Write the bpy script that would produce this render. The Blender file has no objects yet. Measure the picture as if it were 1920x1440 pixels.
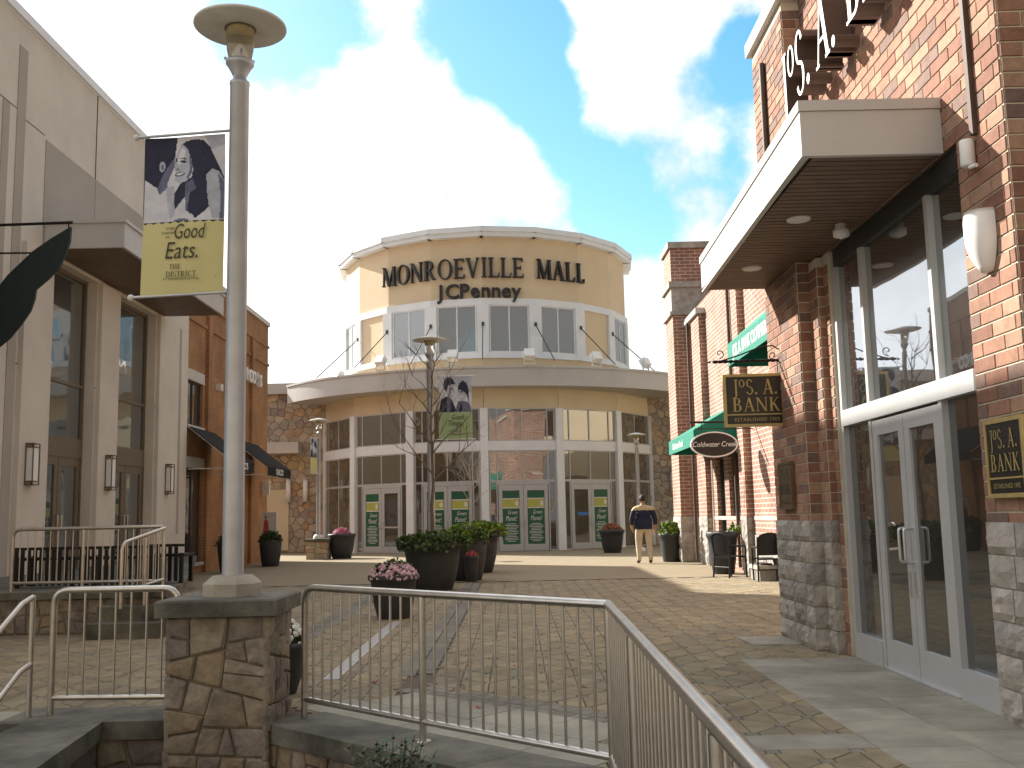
import bpy, bmesh, math, random
from mathutils import Vector, Matrix, noise
random.seed(7)
R = math.radians
scene = bpy.context.scene
# ---------------------------------------------------------------- camera
PITCH, ROLL, EYE, FPX = R(7.45), R(1.24), 1.36, 1900.0
cam_d = bpy.data.cameras.new('Camera'); cam = bpy.data.objects.new('Camera', cam_d)
scene.collection.objects.link(cam); scene.camera = cam
cam_d.sensor_width = 36.0; cam_d.lens = 36.0*FPX/1920.0; cam_d.clip_start = .05; cam_d.clip_end = 6000
fw = Vector((0, math.cos(PITCH), math.sin(PITCH))); u0 = Vector((0, -math.sin(PITCH), math.cos(PITCH))); r0 = Vector((1, 0, 0))
upv = u0*math.cos(ROLL)+r0*math.sin(ROLL); rtv = r0*math.cos(ROLL)-u0*math.sin(ROLL)
m = Matrix.Identity(4)
for i in range(3):
    m[i][0], m[i][1], m[i][2] = rtv[i], upv[i], -fw[i]
m[2][3] = EYE
cam.matrix_world = m
scene.render.resolution_x, scene.render.resolution_y = 1024, 768
# ---------------------------------------------------------------- sun and sky
SUN_AZ, SUN_EL = R(38), R(29.5)          # sun stands left of the plaza, a little beyond
to_sun = Vector((-math.cos(SUN_EL)*math.cos(SUN_AZ), math.cos(SUN_EL)*math.sin(SUN_AZ), math.sin(SUN_EL)))
sl = bpy.data.lights.new('Sun', 'SUN'); sl.energy = 5.0; sl.angle = R(.53); sl.color = (1, .95, .86)
so = bpy.data.objects.new('Sun', sl); scene.collection.objects.link(so)
so.rotation_euler = to_sun.to_track_quat('Z', 'Y').to_euler(); so.location = (-30, 25, 40)
world = bpy.data.worlds.new('World'); scene.world = world; world.use_nodes = True
wt = world.node_tree; wn = wt.nodes; wl = wt.links; wn.clear()
w_out = wn.new('ShaderNodeOutputWorld'); w_bg = wn.new('ShaderNodeBackground'); w_bg.inputs[1].default_value = .10
sky = wn.new('ShaderNodeTexSky'); sky.sky_type = 'NISHITA'; sky.sun_disc = False
sky.sun_elevation = SUN_EL; sky.sun_rotation = math.atan2(to_sun.x, to_sun.y); sky.air_density = 1.15; sky.dust_density = 1.0; sky.ozone_density = .7
tc = wn.new('ShaderNodeTexCoord')
def wmath(op, a, b=None, clamp=False):
    n = wn.new('ShaderNodeMath'); n.operation = op; n.use_clamp = clamp
    for i, v in enumerate((a, b)):
        if v is None: continue
        if isinstance(v, (int, float)): n.inputs[i].default_value = v
        else: wl.new(v, n.inputs[i])
    return n.outputs[0]
nz = wn.new('ShaderNodeTexNoise'); nz.inputs['Scale'].default_value = 5.5; nz.inputs['Detail'].default_value = 10; nz.inputs['Roughness'].default_value = .55
wl.new(tc.outputs['Generated'], nz.inputs['Vector'])
nz2 = wn.new('ShaderNodeTexNoise'); nz2.inputs['Scale'].default_value = 2.2; nz2.inputs['Detail'].default_value = 2
wl.new(tc.outputs['Generated'], nz2.inputs['Vector'])
def pix_dir(x, y):
    return (fw*FPX+rtv*(x-960)-upv*(y-720)).normalized()
# gaps of blue between the clouds; more of them go on round the whole sky through the noise
holes = None
for (px, py, rad, s) in [(545, 50, 130, .75), (930, 30, 115, .75), (985, 120, 105, .75), (1055, 225, 85, .6), (1110, 320, 85, .6), (1165, 395, 75, .55), (1400, 160, 90, .65), (1425, 60, 90, .6), (1370, 290, 60, .4), (1235, 445, 55, .45)]:
    d = pix_dir(px, py); vm = wn.new('ShaderNodeVectorMath'); vm.operation = 'DISTANCE'
    wl.new(tc.outputs['Generated'], vm.inputs[0]); vm.inputs[1].default_value = d
    g = wmath('MULTIPLY', wmath('SUBTRACT', 1.0, wmath('DIVIDE', vm.outputs['Value'], rad*1.35/FPX), True), s)
    holes = g if holes is None else wmath('ADD', holes, g)
cov = wmath('ADD', wmath('MULTIPLY', nz.outputs[0], 2.3), wmath('MULTIPLY', nz2.outputs[0], .5))
cov = wmath('SUBTRACT', wmath('SUBTRACT', cov, 1.02), holes)
ramp = wn.new('ShaderNodeMapRange'); ramp.interpolation_type = 'SMOOTHSTEP'
wl.new(cov, ramp.inputs['Value']); ramp.inputs['From Min'].default_value = -.02; ramp.inputs['From Max'].default_value = .30
shade = wn.new('ShaderNodeMapRange'); wl.new(nz.outputs[0], shade.inputs['Value'])
shade.inputs['From Min'].default_value = .35; shade.inputs['From Max'].default_value = .62; shade.inputs['To Min'].default_value = .80; shade.inputs['To Max'].default_value = 1.15
# clouds scatter sunlight forwards: brighter towards the sun
vl = wn.new('ShaderNodeVectorMath'); vl.operation = 'DOT_PRODUCT'; wl.new(tc.outputs['Generated'], vl.inputs[0]); vl.inputs[1].default_value = to_sun
lum = wmath('MULTIPLY', shade.outputs[0], wmath('ADD', 1.75, wmath('MULTIPLY', wmath('MAXIMUM', vl.outputs['Value'], 0.0), 6.4)))
cc = wn.new('ShaderNodeCombineColor'); wl.new(lum, cc.inputs[0]); wl.new(lum, cc.inputs[1]); wl.new(wmath('MULTIPLY', lum, 1.02), cc.inputs[2])
mx = wn.new('ShaderNodeMix'); mx.data_type = 'RGBA'; wl.new(ramp.outputs[0], mx.inputs['Factor']); hs_ = wn.new('ShaderNodeHueSaturation'); hs_.inputs['Saturation'].default_value = 1.45; hs_.inputs['Hue'].default_value = .485; hs_.inputs['Value'].default_value = 1.1; wl.new(sky.outputs[0], hs_.inputs['Color']); wl.new(hs_.outputs[0], mx.inputs['A']); wl.new(cc.outputs[0], mx.inputs['B'])
wl.new(mx.outputs['Result'], w_bg.inputs[0]); wl.new(w_bg.outputs[0], w_out.inputs[0])
vs = scene.view_settings; vs.view_transform = 'Standard'; vs.look = 'None'; vs.exposure = 1.2; vs.gamma = 1.0; vs.use_curve_mapping = False
scene.render.engine = 'CYCLES'

# ---------------------------------------------------------------- materials
MAT = {}
def nodes_of(name):
    mt = bpy.data.materials.new(name); mt.use_nodes = True; MAT[name] = mt
    return mt, mt.node_tree.nodes, mt.node_tree.links, mt.node_tree.nodes['Principled BSDF']
def mat(name, col, rough=.7, metal=0.0, var=.18, scale=6.0, bump=.0, bscale=40.0, spec=.5, rnd=.0, trans=0.0, stain=0.0):
    mt, n, l, p = nodes_of(name)
    p.inputs['Roughness'].default_value = rough; p.inputs['Metallic'].default_value = metal; p.inputs['Specular IOR Level'].default_value = spec
    geo = n.new('ShaderNodeNewGeometry')
    nt = n.new('ShaderNodeTexNoise'); nt.inputs['Scale'].default_value = scale; nt.inputs['Detail'].default_value = 6; nt.inputs['Roughness'].default_value = .6
    l.new(geo.outputs['Position'], nt.inputs['Vector'])
    mr = n.new('ShaderNodeMapRange'); l.new(nt.outputs[0], mr.inputs['Value']); mr.inputs['From Min'].default_value = .3; mr.inputs['From Max'].default_value = .7
    mr.inputs['To Min'].default_value = 1-var; mr.inputs['To Max'].default_value = 1+var
    val = mr.outputs[0]
    if rnd > 0:
        oi = n.new('ShaderNodeObjectInfo'); m2 = n.new('ShaderNodeMapRange'); l.new(oi.outputs['Random'], m2.inputs['Value'])
        m2.inputs['To Min'].default_value = 1-rnd; m2.inputs['To Max'].default_value = 1+rnd
        mu = n.new('ShaderNodeMath'); mu.operation = 'MULTIPLY'; l.new(val, mu.inputs[0]); l.new(m2.outputs[0], mu.inputs[1]); val = mu.outputs[0]
    if stain > 0:
        n2 = n.new('ShaderNodeTexNoise'); n2.inputs['Scale'].default_value = 1.1; n2.inputs['Detail'].default_value = 8; n2.inputs['Roughness'].default_value = .65
        l.new(geo.outputs['Position'], n2.inputs['Vector'])
        m3 = n.new('ShaderNodeMapRange'); l.new(n2.outputs[0], m3.inputs['Value']); m3.inputs['From Min'].default_value = .38; m3.inputs['From Max'].default_value = .58
        m3.inputs['To Min'].default_value = 1-stain; m3.inputs['To Max'].default_value = 1.0
        mu = n.new('ShaderNodeMath'); mu.operation = 'MULTIPLY'; l.new(val, mu.inputs[0]); l.new(m3.outputs[0], mu.inputs[1]); val = mu.outputs[0]
    mc = n.new('ShaderNodeMix'); mc.data_type = 'RGBA'; mc.blend_type = 'MULTIPLY'; mc.inputs['Factor'].default_value = 1
    mc.inputs['A'].default_value = (*col, 1)
    cbn = n.new('ShaderNodeCombineColor')
    for i in range(3): l.new(val, cbn.inputs[i])
    l.new(cbn.outputs[0], mc.inputs['B']); l.new(mc.outputs['Result'], p.inputs['Base Color'])
    if bump > 0:
        nb = n.new('ShaderNodeTexNoise'); nb.inputs['Scale'].default_value = bscale; nb.inputs['Detail'].default_value = 8
        l.new(geo.outputs['Position'], nb.inputs['Vector'])
        b = n.new('ShaderNodeBump'); b.inputs['Strength'].default_value = bump; b.inputs['Distance'].default_value = .02
        l.new(nb.outputs[0], b.inputs['Height']); l.new(b.outputs[0], p.inputs['Normal'])
    return mt
def glass_mat(name, col, fac=.30, rough=.015, wob=.004):
    mt, n, l, p = nodes_of(name)
    p.inputs['Base Color'].default_value = (*col, 1); p.inputs['Roughness'].default_value = .25
    gl = n.new('ShaderNodeBsdfGlossy'); gl.inputs['Roughness'].default_value = rough; gl.inputs['Color'].default_value = (.92, .97, 1, 1)
    lw = n.new('ShaderNodeLayerWeight'); lw.inputs['Blend'].default_value = .35
    mr = n.new('ShaderNodeMapRange'); l.new(lw.outputs['Fresnel'], mr.inputs['Value']); mr.inputs['To Min'].default_value = fac; mr.inputs['To Max'].default_value = .9
    geo = n.new('ShaderNodeNewGeometry'); nb = n.new('ShaderNodeTexNoise'); nb.inputs['Scale'].default_value = .9; nb.inputs['Detail'].default_value = 1
    l.new(geo.outputs['Position'], nb.inputs['Vector'])
    b = n.new('ShaderNodeBump'); b.inputs['Strength'].default_value = 1; b.inputs['Distance'].default_value = wob
    l.new(nb.outputs[0], b.inputs['Height']); l.new(b.outputs[0], gl.inputs['Normal'])
    ms = n.new('ShaderNodeMixShader'); l.new(mr.outputs[0], ms.inputs[0]); l.new(p.outputs[0], ms.inputs[1]); l.new(gl.outputs[0], ms.inputs[2])
    l.new(ms.outputs[0], n['Material Output'].inputs['Surface'])
def brick_mat(name, c1, c2, mortar, w=.305, h=.1016, jt=.010):
    mt, n, l, p = nodes_of(name); p.inputs['Roughness'].default_value = .85
    geo = n.new('ShaderNodeNewGeometry'); sp = n.new('ShaderNodeSeparateXYZ'); sn = n.new('ShaderNodeSeparateXYZ')
    l.new(geo.outputs['Position'], sp.inputs[0]); l.new(geo.outputs['True Normal'], sn.inputs[0])
    def mth(op, a, b=None):
        q = n.new('ShaderNodeMath'); q.operation = op
        for i, v in enumerate((a, b)):
            if v is None: continue
            if isinstance(v, (int, float)): q.inputs[i].default_value = v
            else: l.new(v, q.inputs[i])
        return q.outputs[0]
    u = mth('ADD', mth('MULTIPLY', sp.outputs[0], mth('ABSOLUTE', sn.outputs[1])), mth('MULTIPLY', sp.outputs[1], mth('ABSOLUTE', sn.outputs[0])))
    cx = n.new('ShaderNodeCombineXYZ'); l.new(u, cx.inputs[0]); l.new(sp.outputs[2], cx.inputs[1])
    bt = n.new('ShaderNodeTexBrick'); l.new(cx.outputs[0], bt.inputs['Vector']); bt.inputs['Scale'].default_value = 1
    bt.inputs['Brick Width'].default_value = w; bt.inputs['Row Height'].default_value = h; bt.inputs['Mortar Size'].default_value = jt; bt.inputs['Mortar Smooth'].default_value = .1
    bt.inputs['Color1'].default_value = (*c1, 1); bt.inputs['Color2'].default_value = (*c2, 1); bt.inputs['Mortar'].default_value = (*mortar, 1); bt.inputs['Bias'].default_value = -.1
    nt = n.new('ShaderNodeTexNoise'); nt.inputs['Scale'].default_value = 1.3; nt.inputs['Detail'].default_value = 8; l.new(geo.outputs['Position'], nt.inputs['Vector'])
    mr = n.new('ShaderNodeMapRange'); l.new(nt.outputs[0], mr.inputs['Value']); mr.inputs['From Min'].default_value = .3; mr.inputs['From Max'].default_value = .7; mr.inputs['To Min'].default_value = .75; mr.inputs['To Max'].default_value = 1.2
    mc = n.new('ShaderNodeMix'); mc.data_type = 'RGBA'; mc.blend_type = 'MULTIPLY'; mc.inputs['Factor'].default_value = 1
    cb = n.new('ShaderNodeCombineColor')
    for i in range(3): l.new(mr.outputs[0], cb.inputs[i])
    l.new(bt.outputs['Color'], mc.inputs['A']); l.new(cb.outputs[0], mc.inputs['B']); l.new(mc.outputs['Result'], p.inputs['Base Color'])
    b = n.new('ShaderNodeBump'); b.inputs['Strength'].default_value = .6; b.inputs['Distance'].default_value = .012; b.invert = True
    l.new(bt.outputs['Fac'], b.inputs['Height']); l.new(b.outputs[0], p.inputs['Normal'])
mat('cream_stucco', (.65, .595, .52), .9, bump=.15, bscale=90, var=.06, scale=.8, stain=.06)
mat('taupe_stucco', (.385, .35, .305), .9, bump=.15, bscale=90, var=.06, scale=.8)
mat('groove', (.12, .10, .085), .9)
mat('tower_stucco', (.70, .55, .365), .9, bump=.1, bscale=70, var=.05, scale=.7)
mat('band_stucco', (.66, .56, .40), .9, bump=.1, bscale=70, var=.05, scale=.7)
mat('white_trim', (.78, .79, .80), .5, var=.05, scale=2)
mat('fascia_metal', (.52, .50, .47), .45, var=.05, scale=1, stain=.05)
mat('alu', (.62, .63, .64), .38, .85, var=.06, scale=3)
mat('alu_paint', (.47, .47, .465), .45, .1, var=.05, scale=3)
mat('bronze_frame', (.16, .125, .085), .5, .2, var=.08)
mat('dark_frame', (.05, .05, .05), .45, .3)
mat('steel', (.55, .52, .47), .30, .95, var=.12, scale=9)
mat('pole_paint', (.50, .51, .53), .40, .55, var=.08, scale=5, stain=.12)
mat('lamp_white', (.74, .72, .66), .5, var=.08, scale=8, stain=.15)
mat('soffit', (.15, .093, .057), .55, var=.15, scale=5, rnd=.08)
mat('soffit_gap', (.02, .015, .012), .9)
mat('mortar', (.58, .52, .41), .95, bump=.3, bscale=120, var=.12, scale=5)
for i, c in enumerate([(.285, .148, .095), (.225, .105, .068), (.335, .20, .13), (.18, .112, .088)]):
    mat('brick%d' % i, c, .85, bump=.35, bscale=110, var=.22, scale=14, rnd=.12)
brick_mat('brick_right_far', (.36, .18, .125), (.27, .125, .09), (.56, .50, .41))
brick_mat('brick_left', (.36, .165, .06), (.30, .13, .05), (.33, .21, .12), .23, .076, .009)
for i, c in enumerate([(.40, .37, .33), (.34, .315, .285), (.44, .40, .35)]):
    mat('ashlar%d' % i, c, .92, bump=.7, bscale=28, var=.25, scale=7, rnd=.08, stain=.25)
for i, c in enumerate([(.27, .225, .16), (.235, .20, .16), (.285, .22, .14), (.215, .182, .155), (.30, .255, .19)]):
    mat('fieldstone%d' % i, c, .92, bump=1.0, bscale=16, var=.32, scale=9, rnd=.1, stain=.35)
for i, c in enumerate([(.46, .38, .29), (.39, .33, .27), (.50, .40, .27), (.34, .28, .24), (.44, .30, .19)]):
    mat('wallstone%d' % i, c, .9, bump=.5, bscale=20, var=.2, scale=3, rnd=.12)
mat('stone_joint', (.23, .195, .15), .95, bump=.4, bscale=60)
mat('wall_joint', (.33, .285, .225), .95, bump=.4, bscale=60)
mat('bluestone', (.15, .14, .105), .8, bump=.45, bscale=24, var=.35, scale=4, stain=.62)
mat('concrete', (.42, .385, .31), .9, bump=.3, bscale=60, var=.15, scale=5, stain=.3)
mat('slab', (.325, .297, .235), .85, bump=.2, bscale=90, var=.12, scale=4, rnd=.10, stain=.30)
for i, c in enumerate([(.26, .20, .115), (.235, .188, .115), (.285, .225, .135), (.245, .205, .13)]):
    mat('paver%d' % i, c, .85, bump=.35, bscale=80, var=.2, scale=6, rnd=.16, stain=.22)
mat('paver_grey', (.20, .182, .145), .85, bump=.3, bscale=80, var=.2, scale=6, rnd=.12, stain=.2)
mat('joint_sand', (.12, .095, .07), .95, bump=.4, bscale=80)
mat('far_paving', (.285, .205, .135), .88, bump=.3, bscale=25, var=.2, scale=2.2, stain=.2)
mat('drain', (.46, .45, .43), .6, .3, var=.2, scale=20)
mat('asphalt', (.05, .05, .05), .9, bump=.5, bscale=60)
mat('soil', (.055, .038, .026), .95, bump=1, bscale=30)
mat('pot_grey', (.030, .031, .034), .55, var=.2, scale=5, bump=.1, bscale=40, stain=.2)
mat('black_metal', (.012, .012, .013), .4, .4)
mat('awning_green', (.0, .19, .125), .7, var=.12, scale=4)
mat('awning_black', (.006, .006, .007), .98, var=.2)
mat('letter_white', (.85, .85, .84), .5, var=.04)
mat('letter_black', (.018, .017, .018), .4, var=.1)
mat('letter_side', (.075, .045, .03), .6)
mat('sign_black', (.012, .012, .011), .35, var=.2)
mat('sign_gold', (.46, .36, .14), .45, .35, var=.15, scale=12)
mat('sign_bronze', (.17, .12, .065), .45, .6, var=.2, scale=14)
mat('sign_green_dark', (.006, .018, .016), .6)
mat('banner_yellow', (.60, .54, .25), .8, var=.05, scale=3)
mat('banner_green', (.36, .47, .24), .8, var=.05, scale=3)
mat('ink_dark', (.022, .022, .050), .8, var=.25, scale=14)
mat('ink_mid', (.13, .135, .21), .8, var=.3, scale=12)
mat('ink_light', (.42, .43, .50), .8, var=.18, scale=10)
mat('ink_pale', (.60, .60, .64), .8, var=.15, scale=7)
mat('ink_text', (.06, .055, .03), .8)
mat('poster_green', (.012, .10, .050), .5, var=.2, scale=9)
mat('poster_yellow', (.45, .44, .09), .5, var=.1)
mat('poster_blue', (.03, .16, .42), .5, var=.25, scale=6)
mat('poster_pale', (.72, .68, .64), .6, var=.08)
mat('poster_red', (.55, .075, .05), .6, var=.2, scale=10)
mat('lamp_diffuser', (.86, .85, .82), .4, var=.04)
mat('skin', (.42, .24, .16), .6, var=.08)
mat('hair', (.02, .014, .010), .7)
mat('navy', (.010, .014, .045), .8, var=.2)
mat('yoke', (.52, .42, .24), .8, var=.1)
mat('khaki', (.55, .46, .33), .85, var=.1)
mat('shoe', (.03, .02, .016), .5)
mat('bark', (.15, .12, .095), .9, var=.3, scale=20)
mat('bark_pale', (.48, .43, .37), .85, var=.2, scale=20)
for nm, c in dict(leaf_dark=(.035, .065, .015), leaf_mid=(.065, .12, .022), leaf_lime=(.22, .31, .03), leaf_shrub=(.045, .085, .03)).items():
    mat(nm, c, .55, var=.35, scale=18)
mat('mum_pink', (.50, .25, .32), .8, var=.3, scale=30)
mat('mum_pale', (.62, .42, .46), .8, var=.25, scale=30)
mat('mum_rust', (.26, .075, .03), .8, var=.35, scale=30)
mat('flower_red', (.50, .06, .12), .8, var=.3, scale=30)
mat('flower_white', (.74, .72, .64), .8, var=.1)
mat('interior', (.10, .075, .05), .9, var=.5, scale=1.2)
glass_mat('glass_store', (.008, .010, .011), .14)
glass_mat('glass_transom', (.008, .010, .012), .38)
glass_mat('glass_cream', (.016, .020, .021), .24, wob=.012)
glass_mat('glass_mall', (.085, .066, .042), .18, wob=.01)
glass_mat('glass_tower', (.16, .15, .125), .22, wob=.006)
mt, n, l, p = nodes_of('lamp_glass'); p.inputs['Base Color'].default_value = (.9, .88, .8, 1); p.inputs['Transmission Weight'].default_value = .9; p.inputs['Roughness'].default_value = .12; p.inputs['IOR'].default_value = 1.2
# ---------------------------------------------------------------- mesh helpers
COL = scene.collection
I4 = Matrix.Identity(4)
def frame(o, ux, uz=(0, 0, 1)):
    """local u along ux, v outward (= uz x u turned out), w up"""
    u = Vector(ux).normalized(); w = Vector(uz).normalized(); v = w.cross(u)
    f = Matrix.Identity(4)
    for i in range(3): f[i][0], f[i][1], f[i][2], f[i][3] = u[i], v[i], w[i], o[i]
    return f
class MB:
    def __init__(s, M=None): s.v, s.f, s.m, s.M, s.sm = [], [], [], M or I4, []
    def add(s, vs, fs, mi=0, smooth=False):
        b = len(s.v); s.v += [s.M @ Vector(q) for q in vs]
        for q in fs: s.f.append([b+i for i in q]); s.m.append(mi); s.sm.append(smooth)
        return s
    def box(s, x0, x1, y0, y1, z0, z1, mi=0):
        vs = [(x, y, z) for z in (z0, z1) for y in (y0, y1) for x in (x0, x1)]
        return s.add(vs, [(0, 2, 3, 1), (4, 5, 7, 6), (0, 1, 5, 4), (2, 6, 7, 3), (0, 4, 6, 2), (1, 3, 7, 5)], mi)
    def prism(s, poly, z0, z1, mi=0):
        n = len(poly); vs = [(x, y, z0) for x, y in poly]+[(x, y, z1) for x, y in poly]
        return s.add(vs, [tuple(range(n))[::-1], tuple(range(n, 2*n))]+[(i, (i+1) % n, n+(i+1) % n, n+i) for i in range(n)], mi)
    def tube(s, pts, rad, n=8, mi=0, cap=True, smooth=True):
        pts = [Vector(p) for p in pts]; rings = []
        prev = None
        for i, p in enumerate(pts):
            d = (pts[min(i+1, len(pts)-1)]-pts[max(i-1, 0)]).normalized()
            a = prev if prev is not None else (Vector((0, 0, 1)) if abs(d.z) < .9 else Vector((1, 0, 0)))
            x = (a-d*a.dot(d))
            if x.length < 1e-5: x = d.orthogonal()
            x.normalize(); y = d.cross(x); prev = x
            r = rad[i] if isinstance(rad, (list, tuple)) else rad
            rings.append([p+x*math.cos(2*math.pi*k/n)*r+y*math.sin(2*math.pi*k/n)*r for k in range(n)])
        vs = [q for r_ in rings for q in r_]; fs = []
        for i in range(len(rings)-1):
            for k in range(n): fs.append((i*n+k, i*n+(k+1) % n, (i+1)*n+(k+1) % n, (i+1)*n+k))
        s.add(vs, fs, mi, smooth)
        if cap:
            s.add(rings[0], [tuple(range(n))[::-1]], mi); s.add(rings[-1], [tuple(range(n))], mi)
        return s
    def lathe(s, prof, c=(0, 0, 0), n=28, mi=0, smooth=True):
        vs = []; fs = []
        for (r, z) in prof:
            for k in range(n):
                a = 2*math.pi*k/n; vs.append((c[0]+r*math.cos(a), c[1]+r*math.sin(a), c[2]+z))
        for i in range(len(prof)-1):
            for k in range(n): fs.append((i*n+k, i*n+(k+1) % n, (i+1)*n+(k+1) % n, (i+1)*n+k))
        return s.add(vs, fs, mi, smooth)
    def quadstrip(s, a, b, mi=0, smooth=False):
        n = len(a); return s.add(list(a)+list(b), [(i, i+1, n+i+1, n+i) for i in range(n-1)], mi, smooth)
    def mesh(s, name, mats):
        me = bpy.data.meshes.new(name); me.from_pydata([tuple(q) for q in s.v], [], s.f)
        for q in (mats if isinstance(mats, (list, tuple)) else [mats]): me.materials.append(MAT[q])
        me.polygons.foreach_set('material_index', s.m); me.polygons.foreach_set('use_smooth', s.sm); me.update()
        return me
    def build(s, name, mats, parent=None, stuff=False):
        return link(name, s.mesh(name, mats), parent, stuff)
def link(name, me, parent=None, stuff=False, M=None):
    o = bpy.data.objects.new(name, me); COL.objects.link(o)
    if M is not None: o.matrix_basis = M
    if parent is not None:
        o.parent = parent
        if parent.type == 'EMPTY': o.matrix_parent_inverse = Matrix.Translation(parent.location).inverted()
        elif parent.get('_off'): o.matrix_parent_inverse = parent.matrix_basis.inverted()
    if stuff: o['kind'] = 'stuff'
    return o
def tag(o, label, cat, group=None):
    o['label'] = label; o['category'] = cat
    if group: o['group'] = group
    return o
def thing(name, label, cat, loc=(0, 0, 0), group=None):
    o = bpy.data.objects.new(name, None); COL.objects.link(o); o.location = loc; o.empty_display_size = .2
    return tag(o, label, cat, group)
def struct(o): o['kind'] = 'structure'; return o
def emit(name, parent, protos, items, limit=300, joined=None):
    """protos: list of (MB, material); items: (Matrix, proto index). Nearest ones become objects, the rest one joined part."""
    eye = Vector((0, 0, EYE)); items = sorted(items, key=lambda t: (t[0].translation-eye).length)
    ms = {}
    for M, k in items[:limit]:
        if k not in ms: ms[k] = protos[k][0].mesh(name, protos[k][1])
        link(name, ms[k], parent, M=M)
    if len(items) > limit:
        mb = MB(); ml = []
        for M, k in items[limit:]:
            if protos[k][1] not in ml: ml.append(protos[k][1])
            q = protos[k][0]; mb.M = M; mb.add(q.v, q.f, ml.index(protos[k][1]))
        mb.build(joined or name+'s', ml, parent, True)
# ---- lettering
def text_mesh(txt, size, depth=.0, shear=0.0, bold=0.0, align='CENTER', sx=1.0, spacing=1.0):
    cu = bpy.data.curves.new('t', 'FONT'); cu.body = txt; cu.size = size; cu.extrude = depth/2; cu.shear = shear; cu.offset = bold; cu.align_x = align; cu.align_y = 'CENTER'; cu.resolution_u = 3; cu.space_character = spacing
    o = bpy.data.objects.new('t', cu); COL.objects.link(o)
    dg = bpy.context.evaluated_depsgraph_get(); me = bpy.data.meshes.new_from_object(o.evaluated_get(dg))
    bpy.data.objects.remove(o); bpy.data.curves.remove(cu)
    me.materials.clear()
    if sx != 1.0:
        for q in me.vertices: q.co.x *= sx
    return me
def text(name, txt, size, M, matname, parent, depth=.0, **k):
    """text lies in the local u-w plane of frame M, facing local -v"""
    me = text_mesh(txt, size, depth, **k); me.materials.append(MAT[matname])
    T = M @ Matrix(((1, 0, 0, 0), (0, 0, -1, 0), (0, 1, 0, 0), (0, 0, 0, 1)))
    me.transform(T); me.name = name
    return link(name, me, parent)
# serif capitals made of thick and thin strokes: x, y in units of the letter height
def _arc(cx, cy, rx, ry, a0, a1, n=14, tk=.15, tn=.055):
    a, b = [], []
    for i in range(n+1):
        t = R(a0+(a1-a0)*i/n); w = tn+(tk-tn)*abs(math.cos(t))**1.3
        dx, dy = math.cos(t), math.sin(t)
        a.append((cx+dx*rx, cy+dy*ry)); b.append((cx+dx*(rx-w), cy+dy*(ry-max(w*.62, tn))))
    return ('strip', a, b)
def _ln(x0, y0, x1, y1, w): # stroke with horizontal cut ends, w = horizontal width
    return ('strip', [(x0-w/2, y0), (x1-w/2, y1)], [(x0+w/2, y0), (x1+w/2, y1)])
def _bar(x0, x1, y, h): return ('strip', [(x0, y), (x1, y)], [(x0, y+h), (x1, y+h)])
def _sf(x, y, w=.2): return _bar(x-w/2, x+w/2, y, .045)
K, T_ = .15, .06
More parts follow.
